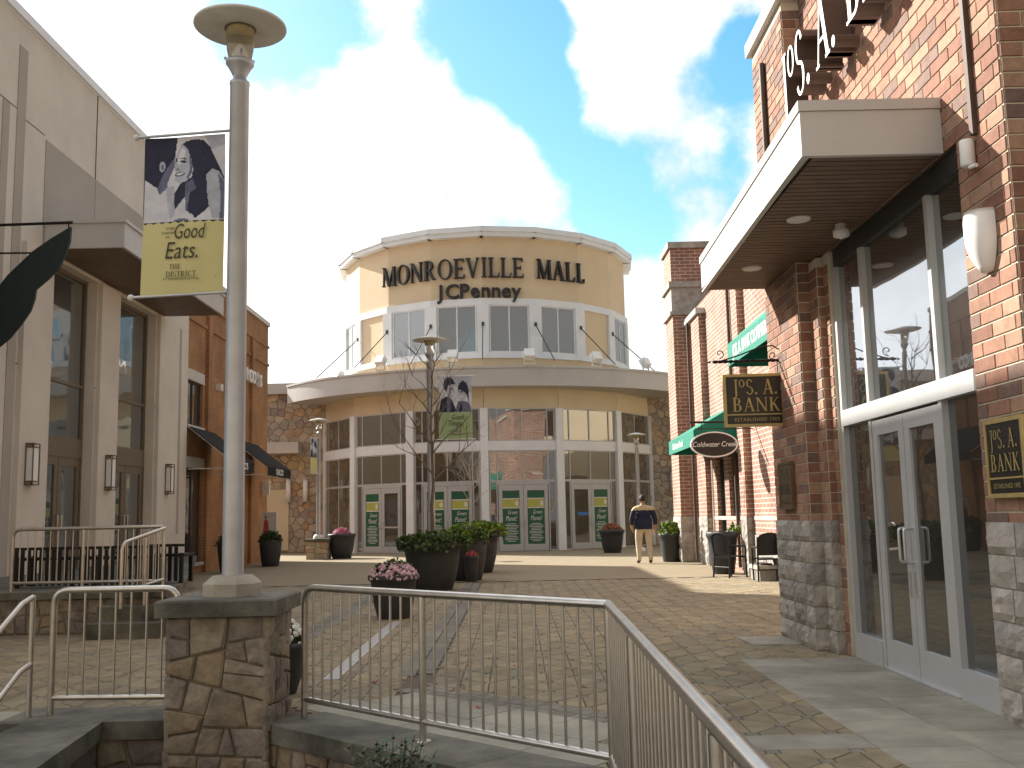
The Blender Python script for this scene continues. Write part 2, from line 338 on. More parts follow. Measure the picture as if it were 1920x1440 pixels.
def glyph(c):
    s = []; w = .7
    if c == 'M': w = 1.0; s = [_ln(.13, 0, .17, 1, T_), _ln(.17, 1, .5, 0, K), _ln(.5, 0, .83, 1, T_), _ln(.83, 1, .87, 0, K), _sf(.13, 0), _sf(.87, 0, .26), _sf(.14, .955, .2), _sf(.86, .955, .2)]
    elif c == 'N': w = .88; s = [_ln(.14, 0, .14, 1, T_), _ln(.14, 1, .74, 0, K), _ln(.74, 0, .74, 1, T_), _sf(.14, 0), _sf(.12, .955, .2), _sf(.74, .955)]
    elif c == 'O': w = .9; s = [_arc(.45, .5, .43, .52, -90, 270, 28)]
    elif c == 'R': w = .8; s = [_ln(.18, 0, .18, 1, K), _arc(.36, .74, .28, .26, -90, 90), _bar(.2, .38, .94, .06), _bar(.2, .38, .48, .055), _ln(.38, .5, .68, 0, K), _sf(.18, 0, .3), _sf(.1, .955, .16), _sf(.72, 0, .2)]
    elif c == 'E': w = .68; s = [_ln(.18, 0, .18, 1, K), _bar(.2, .6, .94, .06), _bar(.2, .5, .48, .055), _bar(.2, .62, 0, .06), _ln(.60, .82, .60, 1, .05), _ln(.62, 0, .64, .2, .05), _ln(.5, .42, .5, .6, .045), _sf(.1, .955, .16), _sf(.1, 0, .16)]
    elif c == 'V': w = .82; s = [_ln(.14, 1, .42, 0, K), _ln(.42, 0, .70, 1, T_), _sf(.14, .955, .28), _sf(.70, .955, .2)]
    elif c == 'I': w = .36; s = [_ln(.18, 0, .18, 1, K), _sf(.18, 0, .3), _sf(.18, .955, .3)]
    elif c == 'L': w = .66; s = [_ln(.18, 0, .18, 1, K), _bar(.2, .6, 0, .06), _ln(.6, 0, .63, .24, .05), _sf(.18, .955, .3), _sf(.1, 0, .16)]
    elif c == 'A': w = .84; s = [_ln(.14, 0, .42, 1, T_), _ln(.42, 1, .70, 0, K), _bar(.24, .58, .32, .05), _sf(.14, 0, .2), _sf(.70, 0, .26)]
    elif c == 'J': w = .42; s = [_ln(.24, .0, .24, 1, K*.8), _arc(.10, 0, .20, .22, -100, 0, 8, .12), _sf(.24, .955, .28)]
    elif c == 'o': w = .46; s = [_arc(.22, .74, .22, .25, -90, 270, 22, .09, .045)]
    elif c == 'S': w = .6; s = [_arc(.30, .745, .24, .265, 20, 270, 16, .11), _arc(.30, .255, .26, .265, 90, -160, 16, .11)]
    elif c == 'B': w = .7; s = [_ln(.16, 0, .16, 1, K), _arc(.32, .75, .25, .25, -90, 90), _arc(.34, .265, .30, .265, -90, 90), _bar(.16, .34, .94, .06), _bar(.16, .36, .48, .05), _bar(.16, .36, 0, .05), _sf(.09, .955, .14), _sf(.09, 0, .14)]
    elif c == 'K': w = .78; s = [_ln(.18, 0, .18, 1, K), _ln(.22, .45, .64, 1, T_), _ln(.34, .58, .68, 0, K), _sf(.18, 0, .28), _sf(.18, .955, .28), _sf(.64, .955, .2), _sf(.7, 0, .22)]
    elif c == 'T': w = .7; s = [_ln(.35, 0, .35, 1, K), _bar(.04, .66, .94, .06), _sf(.35, 0, .28), _ln(.05, .8, .06, 1, .05), _ln(.65, .8, .64, 1, .05)]
    elif c == 'H': w = .86; s = [_ln(.18, 0, .18, 1, K), _ln(.68, 0, .68, 1, K), _bar(.2, .68, .48, .055)]+[_sf(x, y, .28) for x in (.18, .68) for y in (0, .955)]
    elif c == 'D': w = .82; s = [_ln(.17, 0, .17, 1, K), _arc(.30, .5, .46, .5, -90, 90), _bar(.17, .34, .945, .055), _bar(.17, .34, 0, .055), _sf(.09, 0, .14), _sf(.09, .955, .14)]
    elif c == 'C': w = .78; s = [_arc(.44, .5, .40, .52, 45, 315, 22)]
    elif c == '.': w = .3; s = [_arc(.13, .08, .085, .085, 0, 360, 10, .085, .08)]
    elif c == ' ': w = .45
    return s, w
def letter_mb(mb, c, x, size, depth, sx=1.0, side=None):
    """adds glyph strokes in the local u-w plane, standing off the wall by depth towards -v"""
    st, w = glyph(c)
    for i, (_, a, b) in enumerate(st):
        d = -depth-.0006*i
        n = len(a); vs = []
        for (px, py) in a+b: vs.append((x+px*size*sx, d, py*size))
        for (px, py) in a+b: vs.append((x+px*size*sx, 0, py*size))
        fr = [(k, k+1, n+k+1, n+k) for k in range(n-1)]
        sd = [(k, k+1, 2*n+k+1, 2*n+k) for k in range(n-1)]+[(n+k, n+k+1, 3*n+k+1, 3*n+k) for k in range(n-1)]+[(0, n, 3*n, 2*n), (n-1, 2*n-1, 4*n-1, 3*n-1)]
        mb.add(vs, fr, 0)
        if depth > .004: mb.add(vs, sd, 1 if side else 0)
    return w*size*sx
def serif(name, txt, size, M, mats, parent, depth=.002, sx=1.0, gap=.06, align=0, big=None, each=False):
    ws = [glyph(c)[1]*size*sx*(big.get(i, 1) if big else 1)+gap*size for i, c in enumerate(txt)]
    x = -sum(ws)*(0 if align < 0 else .5); mb = MB(M)
    for i, c in enumerate(txt):
        k = big.get(i, 1) if big else 1
        if each: mb = MB(M)
        letter_mb(mb, c, x, size*k, depth, sx, len(mats) > 1)
        if each and c != ' ': mb.build(name, mats, parent)
        x += ws[i]
    if not each: return mb.build(name, mats, parent)
# ---- masonry
def clip(poly, p, nrm):
    out = []
    for i in range(len(poly)):
        a, b = poly[i], poly[(i+1) % len(poly)]
        da = (a[0]-p[0])*nrm[0]+(a[1]-p[1])*nrm[1]; db = (b[0]-p[0])*nrm[0]+(b[1]-p[1])*nrm[1]
        if da <= 0: out.append(a)
        if da*db < 0:
            t = da/(da-db); out.append((a[0]+(b[0]-a[0])*t, a[1]+(b[1]-a[1])*t))
    return out
def cells(w, h, cell, aspect=1.35, jit=.42, seed=1):
    rng = random.Random(seed); cw, ch = cell*aspect, cell
    nx, ny = max(1, round(w/cw)), max(1, round(h/ch)); pts = []
    for j in range(ny):
        for i in range(nx): pts.append(((i+.5+rng.uniform(-jit, jit)+(.25 if j % 2 else -.25))*w/nx, (j+.5+rng.uniform(-jit, jit))*h/ny))
    res = []
    for a in pts:
        poly = [(0, 0), (w, 0), (w, h), (0, h)]
        for b in pts:
            if b is a: continue
            dx, dy = b[0]-a[0], b[1]-a[1]
            if dx*dx+dy*dy > (4*cell*aspect)**2: continue
            poly = clip(poly, ((a[0]+b[0])/2, (a[1]+b[1])/2), (dx, dy))
            if len(poly) < 3: break
        if len(poly) >= 3: res.append(poly)
    return res
def rubble(w, h, area, seed=1):
    rg = random.Random(seed); out = []
    def cut(poly, lim):
        xs = [q[0] for q in poly]; ys = [q[1] for q in poly]; bw, bh = max(xs)-min(xs), max(ys)-min(ys)
        ar = abs(sum(poly[i][0]*poly[(i+1) % len(poly)][1]-poly[(i+1) % len(poly)][0]*poly[i][1] for i in range(len(poly))))/2
        if ar < lim or len(poly) < 3: out.append(poly); return
        vert = bw > bh*1.15; t = rg.uniform(.36, .64); an_ = rg.uniform(-.30, .30)
        p = (min(xs)+bw*t, min(ys)+bh*.5) if vert else (min(xs)+bw*.5, min(ys)+bh*t)
        n_ = (math.cos(an_), math.sin(an_)) if vert else (math.sin(an_), math.cos(an_))
        for s_ in (1, -1):
            q = clip(poly, p, (n_[0]*s_, n_[1]*s_))
            if len(q) >= 3: cut(q, area*rg.uniform(.6, 1.7))
    cut([(0, 0), (w, 0), (w, h), (0, h)], area)
    return out
def stone_mb(poly, M, joint=.012, proud=.03, rng=random):
    if len(poly) < 9:      # knock the corners off
        q2 = []
        for i in range(len(poly)):
            a, b, c = poly[i-1], poly[i], poly[(i+1) % len(poly)]; k0, k1 = rng.uniform(.07, .2), rng.uniform(.07, .2)
            q2 += [(b[0]+(a[0]-b[0])*k0, b[1]+(a[1]-b[1])*k0), (b[0]+((a[0]+c[0])/2-b[0])*.05, b[1]+((a[1]+c[1])/2-b[1])*.05), (b[0]+(c[0]-b[0])*k1, b[1]+(c[1]-b[1])*k1)]
        poly = q2
    cx = sum(q[0] for q in poly)/len(poly); cy = sum(q[1] for q in poly)/len(poly)
    rad = sum(math.hypot(q[0]-cx, q[1]-cy) for q in poly)/len(poly)
    def ring(sh, d, tx=0, ty=0):
        out = []
        for (x, y) in poly:
            L = math.hypot(x-cx, y-cy)+1e-6; k = max(.3, 1-sh/L)
            X, Y = cx+(x-cx)*k, cy+(y-cy)*k
            out.append((X, -(d+tx*(X-cx)+ty*(Y-cy)), Y))
        return out
    n = len(poly); p = proud*rng.uniform(.6, 1.15); tx, ty = rng.uniform(-.06, .06), rng.uniform(-.06, .06)
    a, b, c = ring(joint, -.01), ring(joint, p*.55), ring(joint+min(.02, rad*.16), p, tx, ty)
    mb = MB(M); vs = a+b+c+[(cx, -(p+.006), cy)]
    fs = []
    for r_ in (0, 1):
        for i in range(n): fs.append((r_*n+i, r_*n+(i+1) % n, (r_+1)*n+(i+1) % n, (r_+1)*n+i))
    for i in range(n): fs.append((2*n+i, 2*n+(i+1) % n, 3*n))
    mb.add(vs, fs); return mb
def masonry(parent, faces, mats, cell, joint, proud, name='stone', limit=300, seed=3, aspect=1.35, rub=True):
    """faces: list of (frame, width, height); frame faces local -v"""
    rng = random.Random(seed); eye = Vector((0, 0, EYE)); al = []
    for k, (M, w, h) in enumerate(faces):
        for poly in (rubble(w, h, cell*cell*1.25, seed+k) if rub else cells(w, h, cell, aspect, seed=seed+k)):
            mb = stone_mb(poly, M, joint, proud, rng); al.append(((mb.v[-1]-eye).length, mb, rng.choice(mats)))
    al.sort(key=lambda t: t[0])
    for d, mb, mt in al[:limit]: mb.build(name, mt, parent)
    if len(al) > limit:
        big = MB(); ml = list(dict.fromkeys(mats))
        for d, mb, mt in al[limit:]: big.add(mb.v, mb.f, ml.index(mt))
        big.build(name+'s', ml, parent, True)
def brick_items(M, w, h, mats_n, bl=.305, bh=.1016, j=.010, seed=1, holes=(), z0=0):
    rng = random.Random(seed); items = []; rows = int(h/bh+.01)
    for r_ in range(rows):
        off = (bl/2 if (r_+z0) % 2 else 0); x = -off
        while x < w-.001:
            a, b = max(0, x), min(w, x+bl); x += bl
            if b-a < .03: continue
            zc = (r_+.5)*bh
            if any(a < hx1-.02 and b > hx0+.02 and zc > hz0 and zc < hz1 for hx0, hx1, hz0, hz1 in holes): continue
            S = Matrix.Diagonal(((b-a-j)/(bl-j), 1, 1, 1))
            items.append((M @ Matrix.Translation(((a+b)/2, -rng.uniform(0, .002), zc)) @ S, rng.choices(range(mats_n), [4, 3, 3, 2][:mats_n])[0]))
    return items
def brick_proto(bl=.305, bh=.1016, j=.010, d=.008):
    x, z = (bl-j)/2, (bh-j)/2; e = .003; mb = MB()
    vs = [(-x, 0, -z), (x, 0, -z), (x, 0, z), (-x, 0, z), (-x+e, -d, -z+e), (x-e, -d, -z+e), (x-e, -d, z-e), (-x+e, -d, z-e)]
    return mb.add(vs, [(4, 5, 6, 7), (0, 1, 5, 4), (1, 2, 6, 5), (2, 3, 7, 6), (3, 0, 4, 7)])
def leaf_cloud(mb, n, fn, size, mi=(0,), up=.3, rng=random):
    for _ in range(n):
        p = Vector(fn()); d = Vector((rng.gauss(0, 1), rng.gauss(0, 1), rng.gauss(up, .7))).normalized(); s_ = d.orthogonal().normalized()
        s_ = (Matrix.Rotation(rng.uniform(0, 6.28), 3, d) @ s_); L = size*rng.uniform(.6, 1.3); w = L*.36
        mb.add([p, p+d*L*.5+s_*w+Vector((0, 0, .1*L)), p+d*L, p+d*L*.5-s_*w+Vector((0, 0, .1*L))], [(0, 1, 2, 3)], rng.choice(mi))
# ---------------------------------------------------------------- ground and plaza
GZ = -.50
struct(MB().add([(-900, -300, GZ-.1), (900, -300, GZ-.1), (900, 1600, GZ-.1), (-900, 1600, GZ-.1)], [(0, 1, 2, 3)]).build('ground', 'asphalt'))
lower = struct(MB().prism([(-16, -8), (.3, -8), (.3, 5.4), (-1.7, 7.3), (-16, 7.6)], GZ-.09, GZ).build('lower_pavement', 'slab'))
P0 = Vector((-1.48, 7.22, 0)); PC = Vector((.47, 5.33, 0)); DG = (PC-P0).normalized(); NG = Vector((-DG.y, DG.x, 0))*-1   # NG points to the bed
if NG.y > 0: NG = -NG
pl = MB(); pl.prism([(-18, 7.42), (-2.0, 7.42), (-1.2, 7.2), (.62, 5.42), (.62, -8), (16, -8), (16, 62), (-18, 62)], GZ-.05, -.010)
plaza = struct(pl.build('plaza', 'joint_sand'))
pf = MB(); pf.add([(-18, 21.9, 0), (-7.9, 21.9, 0), (5.2, 21.9, 0), (16, 21.9, 0), (16, 62, 0), (-18, 62, 0)], [(0, 1, 2, 3, 4, 5)])
pf.add([(5.2, -8, -.002), (16, -8, -.002), (16, 21.9, -.002), (5.2, 21.9, -.002)], [(0, 1, 2, 3)]); pf.add([(-18, 7.45, -.002), (-7.9, 7.45, -.002), (-7.9, 21.9, -.002), (-18, 21.9, -.002)], [(0, 1, 2, 3)])
mt, n, l, p = nodes_of('far_pavers'); p.inputs['Roughness'].default_value = .88
geo = n.new('ShaderNodeNewGeometry'); bt = n.new('ShaderNodeTexBrick'); mp = n.new('ShaderNodeMapping'); mp.inputs['Rotation'].default_value = (0, 0, R(45))
l.new(geo.outputs['Position'], mp.inputs[0]); l.new(mp.outputs[0], bt.inputs['Vector'])
bt.inputs['Scale'].default_value = 1; bt.inputs['Brick Width'].default_value = .34; bt.inputs['Row Height'].default_value = .34; bt.offset = 0; bt.inputs['Mortar Size'].default_value = .008
bt.inputs['Color1'].default_value = (.29, .228, .138, 1); bt.inputs['Color2'].default_value = (.26, .205, .128, 1); bt.inputs['Mortar'].default_value = (.11, .09, .07, 1)
l.new(bt.outputs['Color'], p.inputs['Base Color'])
struct(pf.build('far_paving', 'far_pavers'))
def paver_mb(poly, g=.004, th=.012, bev=.004, z=0.0):
    cx = sum(q[0] for q in poly)/len(poly); cy = sum(q[1] for q in poly)/len(poly); n = len(poly)
    def ring(s, zz):
        out = []
        for i in range(n):
            a, b, c = Vector(poly[i-1]), Vector(poly[i]), Vector(poly[(i+1) % n])
            e0, e1 = (b-a).normalized(), (c-b).normalized()
            n0, n1 = Vector((-e0.y, e0.x)), Vector((-e1.y, e1.x)); bis = (n0+n1)
            bis = bis/max(.35, bis.length_squared/2)
            q = b+bis*s; out.append((q.x, q.y, zz))
        return out
    vs = ring(g, z-th)+ring(g, z-bev)+ring(g+bev, z)
    fs = [(r_*n+i, r_*n+(i+1) % n, (r_+1)*n+(i+1) % n, (r_+1)*n+i) for r_ in (0, 1) for i in range(n)]+[tuple(range(2*n, 3*n))]
    return MB().add(vs, fs)
G, D = .24, .042
half_r = paver_mb([(0, -(G-D)), (D, -(G-D)), (G-D, -D), (G-D, D), (D, G-D), (0, G-D)])
half_l = paver_mb([(-x, y) for x, y in [(0, -(G-D)), (D, -(G-D)), (G-D, -D), (G-D, D), (D, G-D), (0, G-D)]][::-1])
dot = paver_mb([(-D, -D), (D, -D), (D, D), (-D, D)])
protos = [(half_r, 'paver%d' % i) for i in range(4)]+[(half_l, 'paver%d' % i) for i in range(4)]
def side(p, a, b): return (b[0]-a[0])*(p[1]-a[1])-(b[1]-a[1])*(p[0]-a[0])
CAPB = .20      # the cap reaches this far behind the railing
def diag_dist(x, y): return -((x-P0.x)*NG.x+(y-P0.y)*NG.y)      # distance behind the railing line
def band_of(x, y, m=.0):
    dd = diag_dist(x, y)
    if x < 1.0 and y < 9.2 and dd < CAPB-.05 and x > -1.75: return 'border'
    if -2.70-m < x < -2.32+m and y > 8.2: return 'left'
    if -1.06-m < x < -.74+m and y > 8.0: return 'right'
    if -1.69-m < x < -1.54+m and 8.9 < y < 13.9: return 'drain'
    if x > 2.05-m and 5.2 < y < 9.62+m: return 'slab'
    if x > 2.5-m and 10.55-m < y < 11.3+m: return 'slab'
    if .66-m < x < 2.05+m and 6.02-m < y < 6.41+m: return 'strip'
    if x < -1.5 and y < 7.72+m: return 'cap'
    return None
rng = random.Random(11); halves, dots = [], []
for i in range(-34, 24):
    for j in range(5, 47):
        x, y = i*G, j*2*G+(i % 2)*G
        if x < -7.95 or x > 5.2 or y > 21.8 or y < 4.6: continue
        if x > 3.2 and y < 11.3: continue
        if x < .65 and y < 5.2: continue
        if x < -1.2 and y < 7.6: continue
        for hx, base in ((.1, 0), (-.1, 4)):
            if band_of(x+hx, y, -.07) is None: halves.append((Matrix.Translation((x, y, rng.uniform(-.002, .0015))) @ Matrix.Rotation(rng.uniform(-.008, .008), 4, 'Z'), base+rng.randrange(4)))
        if band_of(x, y+G, -.02) is None: dots.append((Matrix.Translation((x, y+G, rng.uniform(-.003, 0))), 0))
emit('paver', plaza, protos, halves, 300, 'pavers')
emit('accent_paver', plaza, [(dot, 'paver_grey')], dots, 120, 'accent_pavers')
# bands of small grey pavers, drain, slabs
gp = paver_mb([(-.08, -.105), (.08, -.105), (.08, .105), (-.08, .105)]); items = []
for x0, y0 in ((-2.70, 8.3), (-1.06, 9.1)):
    for c in range(2):
        for r_ in range(60):
            y = y0+.105+r_*.21+(.105 if c else 0)
            if y < 21.7: items.append((Matrix.Translation((x0+.08+c*.162, y, rng.uniform(.0035, .005))), 0))
ang = math.atan2(DG.y, DG.x)
def dpt(s, t): q = P0+DG*s-NG*t; return q
for r_ in range(2):
    for k in range(19):
        q = dpt(-.35+k*.162+.08*r_, CAPB+1.02+r_*.17)
        if q.x < .60: items.append((Matrix.Translation((q.x, q.y, rng.uniform(.0035, .005))) @ Matrix.Rotation(ang, 4, 'Z') @ Matrix.Scale(.78, 4, (0, 1, 0)), 0))
emit('grey_paver', plaza, [(gp, 'paver_grey')], items, 200, 'grey_pavers')
dr = MB()
dr.box(-1.68, -1.665, 8.95, 13.85, -.02, .0085); dr.box(-1.565, -1.55, 8.95, 13.85, -.02, .0085)
for k in range(96): dr.box(-1.665, -1.565, 8.97+k*.051, 8.97+k*.051+.036, -.012, .0055)
dr.build('drain_grating', 'drain', plaza)
def slab_piece(poly, m_='slab'):
    cx = sum(q[0] for q in poly)/len(poly); cy = sum(q[1] for q in poly)/len(poly)
    return link('slab', paver_mb([(a-cx, b-cy) for a, b in poly], .004, .012, .004).mesh('slab', m_), plaza, M=Matrix.Translation((cx, cy, rng.uniform(.005, .007))))
def slab_rect(x0, x1, y0, y1): slab_piece([(x0, y0), (x1, y0), (x1, y1), (x0, y1)])
y = 5.22
for hgt in (.42, .38, .40, .37, .41, .39, .38, .42, .38, .40, .45):
    slab_rect(2.05, 2.60, y, y+hgt); slab_rect(2.60, 3.16, y, y+hgt); y += hgt
slab_rect(.66, 1.36, 6.02, 6.41); slab_rect(1.36, 2.05, 6.02, 6.41)
slab_rect(2.42, 2.97, 10.62, 10.95); slab_rect(2.40, 2.97, 10.95, 11.3)
for r_ in range(2):
    for k in range(6):
        a0, a1 = -.42+k*.56+(.2 if r_ else 0), -.42+(k+1)*.56+(.2 if r_ else 0); t0, t1 = CAPB+.02+r_*.48, CAPB+.02+(r_+1)*.48
        poly = [dpt(a0, t0), dpt(a1, t0), dpt(a1, t1), dpt(a0, t1)]; poly = [(q.x, q.y) for q in poly]
        if max(q[0] for q in poly) > 1.1: continue
        if side(poly[0], poly[1], poly[2]) < 0: poly = poly[::-1]
        slab_piece(poly)
# fallen leaves
lf = MB()
for _ in range(120):
    x, y = rng.uniform(-3, 4.8), rng.uniform(7.5, 22); a = rng.uniform(0, 6.28); s_ = rng.uniform(.012, .03)
    if x > 2.8 and y < 11.4: continue
    lf.add([(x+math.cos(a)*s_*2, y+math.sin(a)*s_*2, .012), (x-math.sin(a)*s_, y+math.cos(a)*s_, .006), (x-math.cos(a)*s_*2, y-math.sin(a)*s_*2, .014), (x+math.sin(a)*s_, y-math.cos(a)*s_, .005)], [(0, 1, 2, 3)])
lo = lf.build('fallen_leaves', 'mum_rust'); lo['kind'] = 'stuff'; lo['label'] = 'small dry brown leaves scattered over the plaza paving'; lo['category'] = 'leaves'

# ---------------------------------------------------------------- planting bed walls
rw = thing('retaining_wall', 'low stone planter wall with dark bluestone caps under the diagonal railing', 'wall', (-.5, 6.2, GZ))
L = (PC-P0).length
def cap_poly(s0, s1, b0=-CAPB, b1=.30): return [(q.x, q.y) for q in (P0+DG*s0+NG*b0, P0+DG*s1+NG*b0, P0+DG*s1+NG*b1, P0+DG*s0+NG*b1)]
for s0, s1 in ((-.05, .95), (.955, 1.9), (1.905, 2.72)): MB().prism(cap_poly(s0, s1), -.10, .022).build('cap_stone', 'bluestone', rw)
MB().prism(cap_poly(-.1, 2.6, 0, .24), GZ, -.101).build('wall_core', 'stone_joint', rw)
Mf = frame(tuple((P0+DG*-.1+NG*.24).to_3d()[:2])+(GZ,), DG)
masonry(rw, [(Mf, 2.7, .40)], ['fieldstone%d' % i for i in range(5)], .20, .010, .03, seed=5)
for y0, y1 in ((-2.0, .2), (.205, 1.6), (1.605, 3.0), (3.005, 4.3), (4.305, 5.06)): MB().box(.14, .64, y0, y1, -.10, .024).build('cap_stone', 'bluestone', rw)
MB().box(.22, .60, -2, 5.2, GZ, -.101).build('wall_core', 'stone_joint', rw)
lw_ = thing('planter_wall', 'low stone wall left of the lamp pillar with stained bluestone cap', 'wall', (-2.9, 7.3, GZ))
MB().box(-3.62, -2.365, 7.20, 7.78, -.10, .022).build('cap_stone', 'bluestone', lw_)
for y0, y1 in ((3.0, 4.4), (4.405, 5.8), (5.805, 7.195)): MB().prism([(-3.42, y0), (-2.36-.12*(y0-3), y0), (-2.36-.12*(y1-3), y1), (-3.42, y1)], -.10, .022).build('cap_stone', 'bluestone', lw_)
MB().box(-3.5, -2.37, 7.26, 7.7, GZ, -.101).build('wall_core', 'stone_joint', lw_)
MB().box(-3.38, -2.92, 3.0, 7.25, GZ, -.101).build('wall_core', 'stone_joint', lw_)
masonry(lw_, [(frame((-2.92, 7.26, GZ), (1, 0, 0)), .56, .40)], ['fieldstone%d' % i for i in range(5)], .24, .010, .03, seed=8)
masonry(lw_, [(frame((-2.92, 3.0, GZ), (0, 1, 0)), 4.2, .40)], ['fieldstone%d' % i for i in range(5)], .24, .010, .03, seed=9)
struct(MB().prism([(-2.9, 3), (.2, 3), (.2, 5.4), (-1.6, 7.2), (-2.9, 7.2)], GZ+.001, -.30).build('planting_bed', 'soil'))
# steps beside the bed
st = thing('stone_steps', 'stone steps going down to the left of the planter wall', 'steps', (-5, 7, GZ))
for k in range(3): MB().box(-7.5, -3.63, 7.40-.30*(k+1), 7.40-.30*k, GZ, -.125*(k+1)+.0).build('step', 'slab', st)
MB().box(-7.5, -3.63, 7.401, 7.75, -.12, .006).build('step', 'slab', st)

# ---------------------------------------------------------------- lamp pillar
pi = thing('stone_pillar', 'square fieldstone pillar with slab cap carrying the near lamp post', 'pillar', (-2.01, 7.25, GZ))
PX0, PX1, PY0, PY1 = -2.36, -1.66, 6.93, 7.63
MB().box(PX0+.03, PX1-.03, PY0+.03, PY1-.03, GZ, .74).build('core', 'stone_joint', pi)
fm = ['fieldstone%d' % i for i in (0, 1, 2, 3, 0, 4, 1)]
masonry(pi, [(frame((PX0, PY0+.03, GZ), (1, 0, 0)), .70, 1.24)], fm, .185, .005, .03, seed=23, aspect=1.3)
masonry(pi, [(frame((PX1-.03, PY0, GZ), (0, 1, 0)), .70, 1.24)], fm, .17, .006, .035, seed=31, aspect=1.0)
masonry(pi, [(frame((PX0+.03, PY1, GZ), (0, -1, 0)), .70, 1.24)], fm, .19, .006, .03, seed=41, aspect=1.1)
cp = MB(); o_ = .055
cp.prism([(PX0-o_, PY0-o_), (PX1+o_, PY0-o_), (PX1+o_, PY1+o_), (PX0-o_, PY1+o_)], .74, .838)
cp.add([(PX0-o_, PY0-o_, .838), (PX1+o_, PY0-o_, .838), (PX1+o_, PY1+o_, .838), (PX0-o_, PY1+o_, .838), (PX0-o_+.012, PY0-o_+.012, .85), (PX1+o_-.012, PY0-o_+.012, .85), (PX1+o_-.012, PY1+o_-.012, .85), (PX0-o_+.012, PY1+o_-.012, .85)], [(0, 1, 5, 4), (1, 2, 6, 5), (2, 3, 7, 6), (3, 0, 4, 7), (4, 5, 6, 7)])
cp.build('cap', 'bluestone', pi)

# ---------------------------------------------------------------- railings
def bend(pts, r, n=5):
    """round the corners of a polyline"""
    pts = [Vector(p) for p in pts]; out = [pts[0]]
    for i in range(1, len(pts)-1):
        a, b, c = pts[i-1], pts[i], pts[i+1]; u, v = (a-b).normalized(), (c-b).normalized()
        for k in range(n+1):
            t = k/n; out.append(b+u*r*(1-t)**2+v*r*t**2)
    return out+[pts[-1]]
def railing(root, runs, top=.90, low=.14, sp=.103, rt=.024, rp=.022, rb=.008, z0=.022, round_ends=(True, True)):
    """runs: list of (a, b, [post fractions])"""
    for i, (a, b, posts) in enumerate(runs):
        a, b = Vector(a), Vector(b); Lr = (b-a).length; d = (b-a).normalized(); dz = Vector((0, 0, 1))
        A, B = a.copy(), b.copy(); tz = Vector((0, 0, top)); lz = Vector((0, 0, low)); zb = Vector((0, 0, z0))
        pts = [A+tz, B+tz]
        if i == 0 and round_ends[0]: pts = [A+zb, A+tz]+pts[1:]
        if i == len(runs)-1 and round_ends[1]: pts = pts+[B+zb]
        MB().tube(bend(pts, .11) if len(pts) > 2 else pts, rt, 12).build('top_rail', 'steel', root)
        MB().tube([A+lz, B+lz], .020, 10).build('bottom_rail', 'steel', root)
        for f in posts:
            q = a+(b-a)*f
            po = MB().tube([q+zb, q+Vector((0, 0, top-.02))], rp, 12).build('post', 'steel', root)
            MB().lathe([(.001, .012), (.048, .012), (.048, 0)], tuple(q+zb), 16).build('base_plate', 'steel', po)
        n = int(Lr/sp); me = None
        skip = [f*Lr for f in posts]+([0] if i == 0 else [])+[Lr]
        proto = MB().tube([(0, 0, low), (0, 0, top-.01)], rb, 8, cap=False).mesh('baluster', 'steel')
        for k in range(1, n+1):
            s_ = k*Lr/(n+.0001)
            if min(abs(s_-q) for q in skip) < sp*.55: continue
            q = a+d*s_; link('baluster', proto, root, M=Matrix.Translation(q))
r1 = thing('metal_railing', 'long brushed steel railing turning a corner in front of the plaza', 'railing', tuple(P0))
railing(r1, [(P0, PC, [.46, 1.0]), (PC, (.40, -.2, 0), [.22, .55, .85])], round_ends=(True, False))
r2 = thing('metal_railing', 'short steel railing panel with rounded corners left of the stone pillar', 'railing', (-3.0, 7.48, 0))
railing(r2, [((-3.36, 7.50, 0), (-2.44, 7.44, 0), [])], sp=.108)
hr = thing('stair_handrail', 'pair of sloping steel handrails beside the steps at the left edge', 'handrail', (-3.45, 7.4, 0))
for dz in (0, -.47):
    pts = [(-3.47, 7.52, .60+dz), (-3.47, 7.40, .86+dz+.0), (-3.50, 7.30, .82+dz), (-3.62, 5.9, -.02+dz)]
    MB().tube(pts[1:], .021, 12).build('rail', 'steel', hr)
for y, z1, z0 in ((7.42, .87, .02), (6.1, .10, -.45)): MB().tube([(-3.48-.09*(7.4-y), y, z0), (-3.48-.09*(7.4-y), y, z1)], .020, 10).build('post', 'steel', hr)
# shrub in the bed
sh = thing('shrub', 'small glossy green shrub growing below the diagonal railing', 'shrub', (-.66, 5.35, -.30))
mb = MB(); sr = random.Random(5); stems = []
for k in range(44):
    a = sr.uniform(0, 6.28); r_ = sr.uniform(.02, .24); tip = Vector((-.66+math.cos(a)*r_, 5.35+math.sin(a)*r_*.7, sr.uniform(.14, .30)-r_*.22)); b_ = Vector((-.66+math.cos(a)*r_*.25, 5.35+math.sin(a)*r_*.2, -.30))
    mb.tube([b_, b_.lerp(tip, .55)+Vector((0, 0, .03)), tip], [.006, .004, .002], 5); stems.append((b_, tip))
mb.build('stem', 'bark', sh)
mb = MB()
for b_, tip in stems:
    for k in range(26):
        t = .25+.75*(k/25); p = b_.lerp(tip, t); a = k*2.4; d = Vector((math.cos(a), math.sin(a), .55)).normalized(); s_ = d.cross(Vector((0, 0, 1))).normalized(); Lf = sr.uniform(.05, .08)*(1.15-.5*t)
        mb.add([p, p+d*Lf*.5+s_*Lf*.22, p+d*Lf, p+d*Lf*.5-s_*Lf*.22], [(0, 1, 2, 3)])
mb.build('leaves', 'leaf_shrub', sh, True)
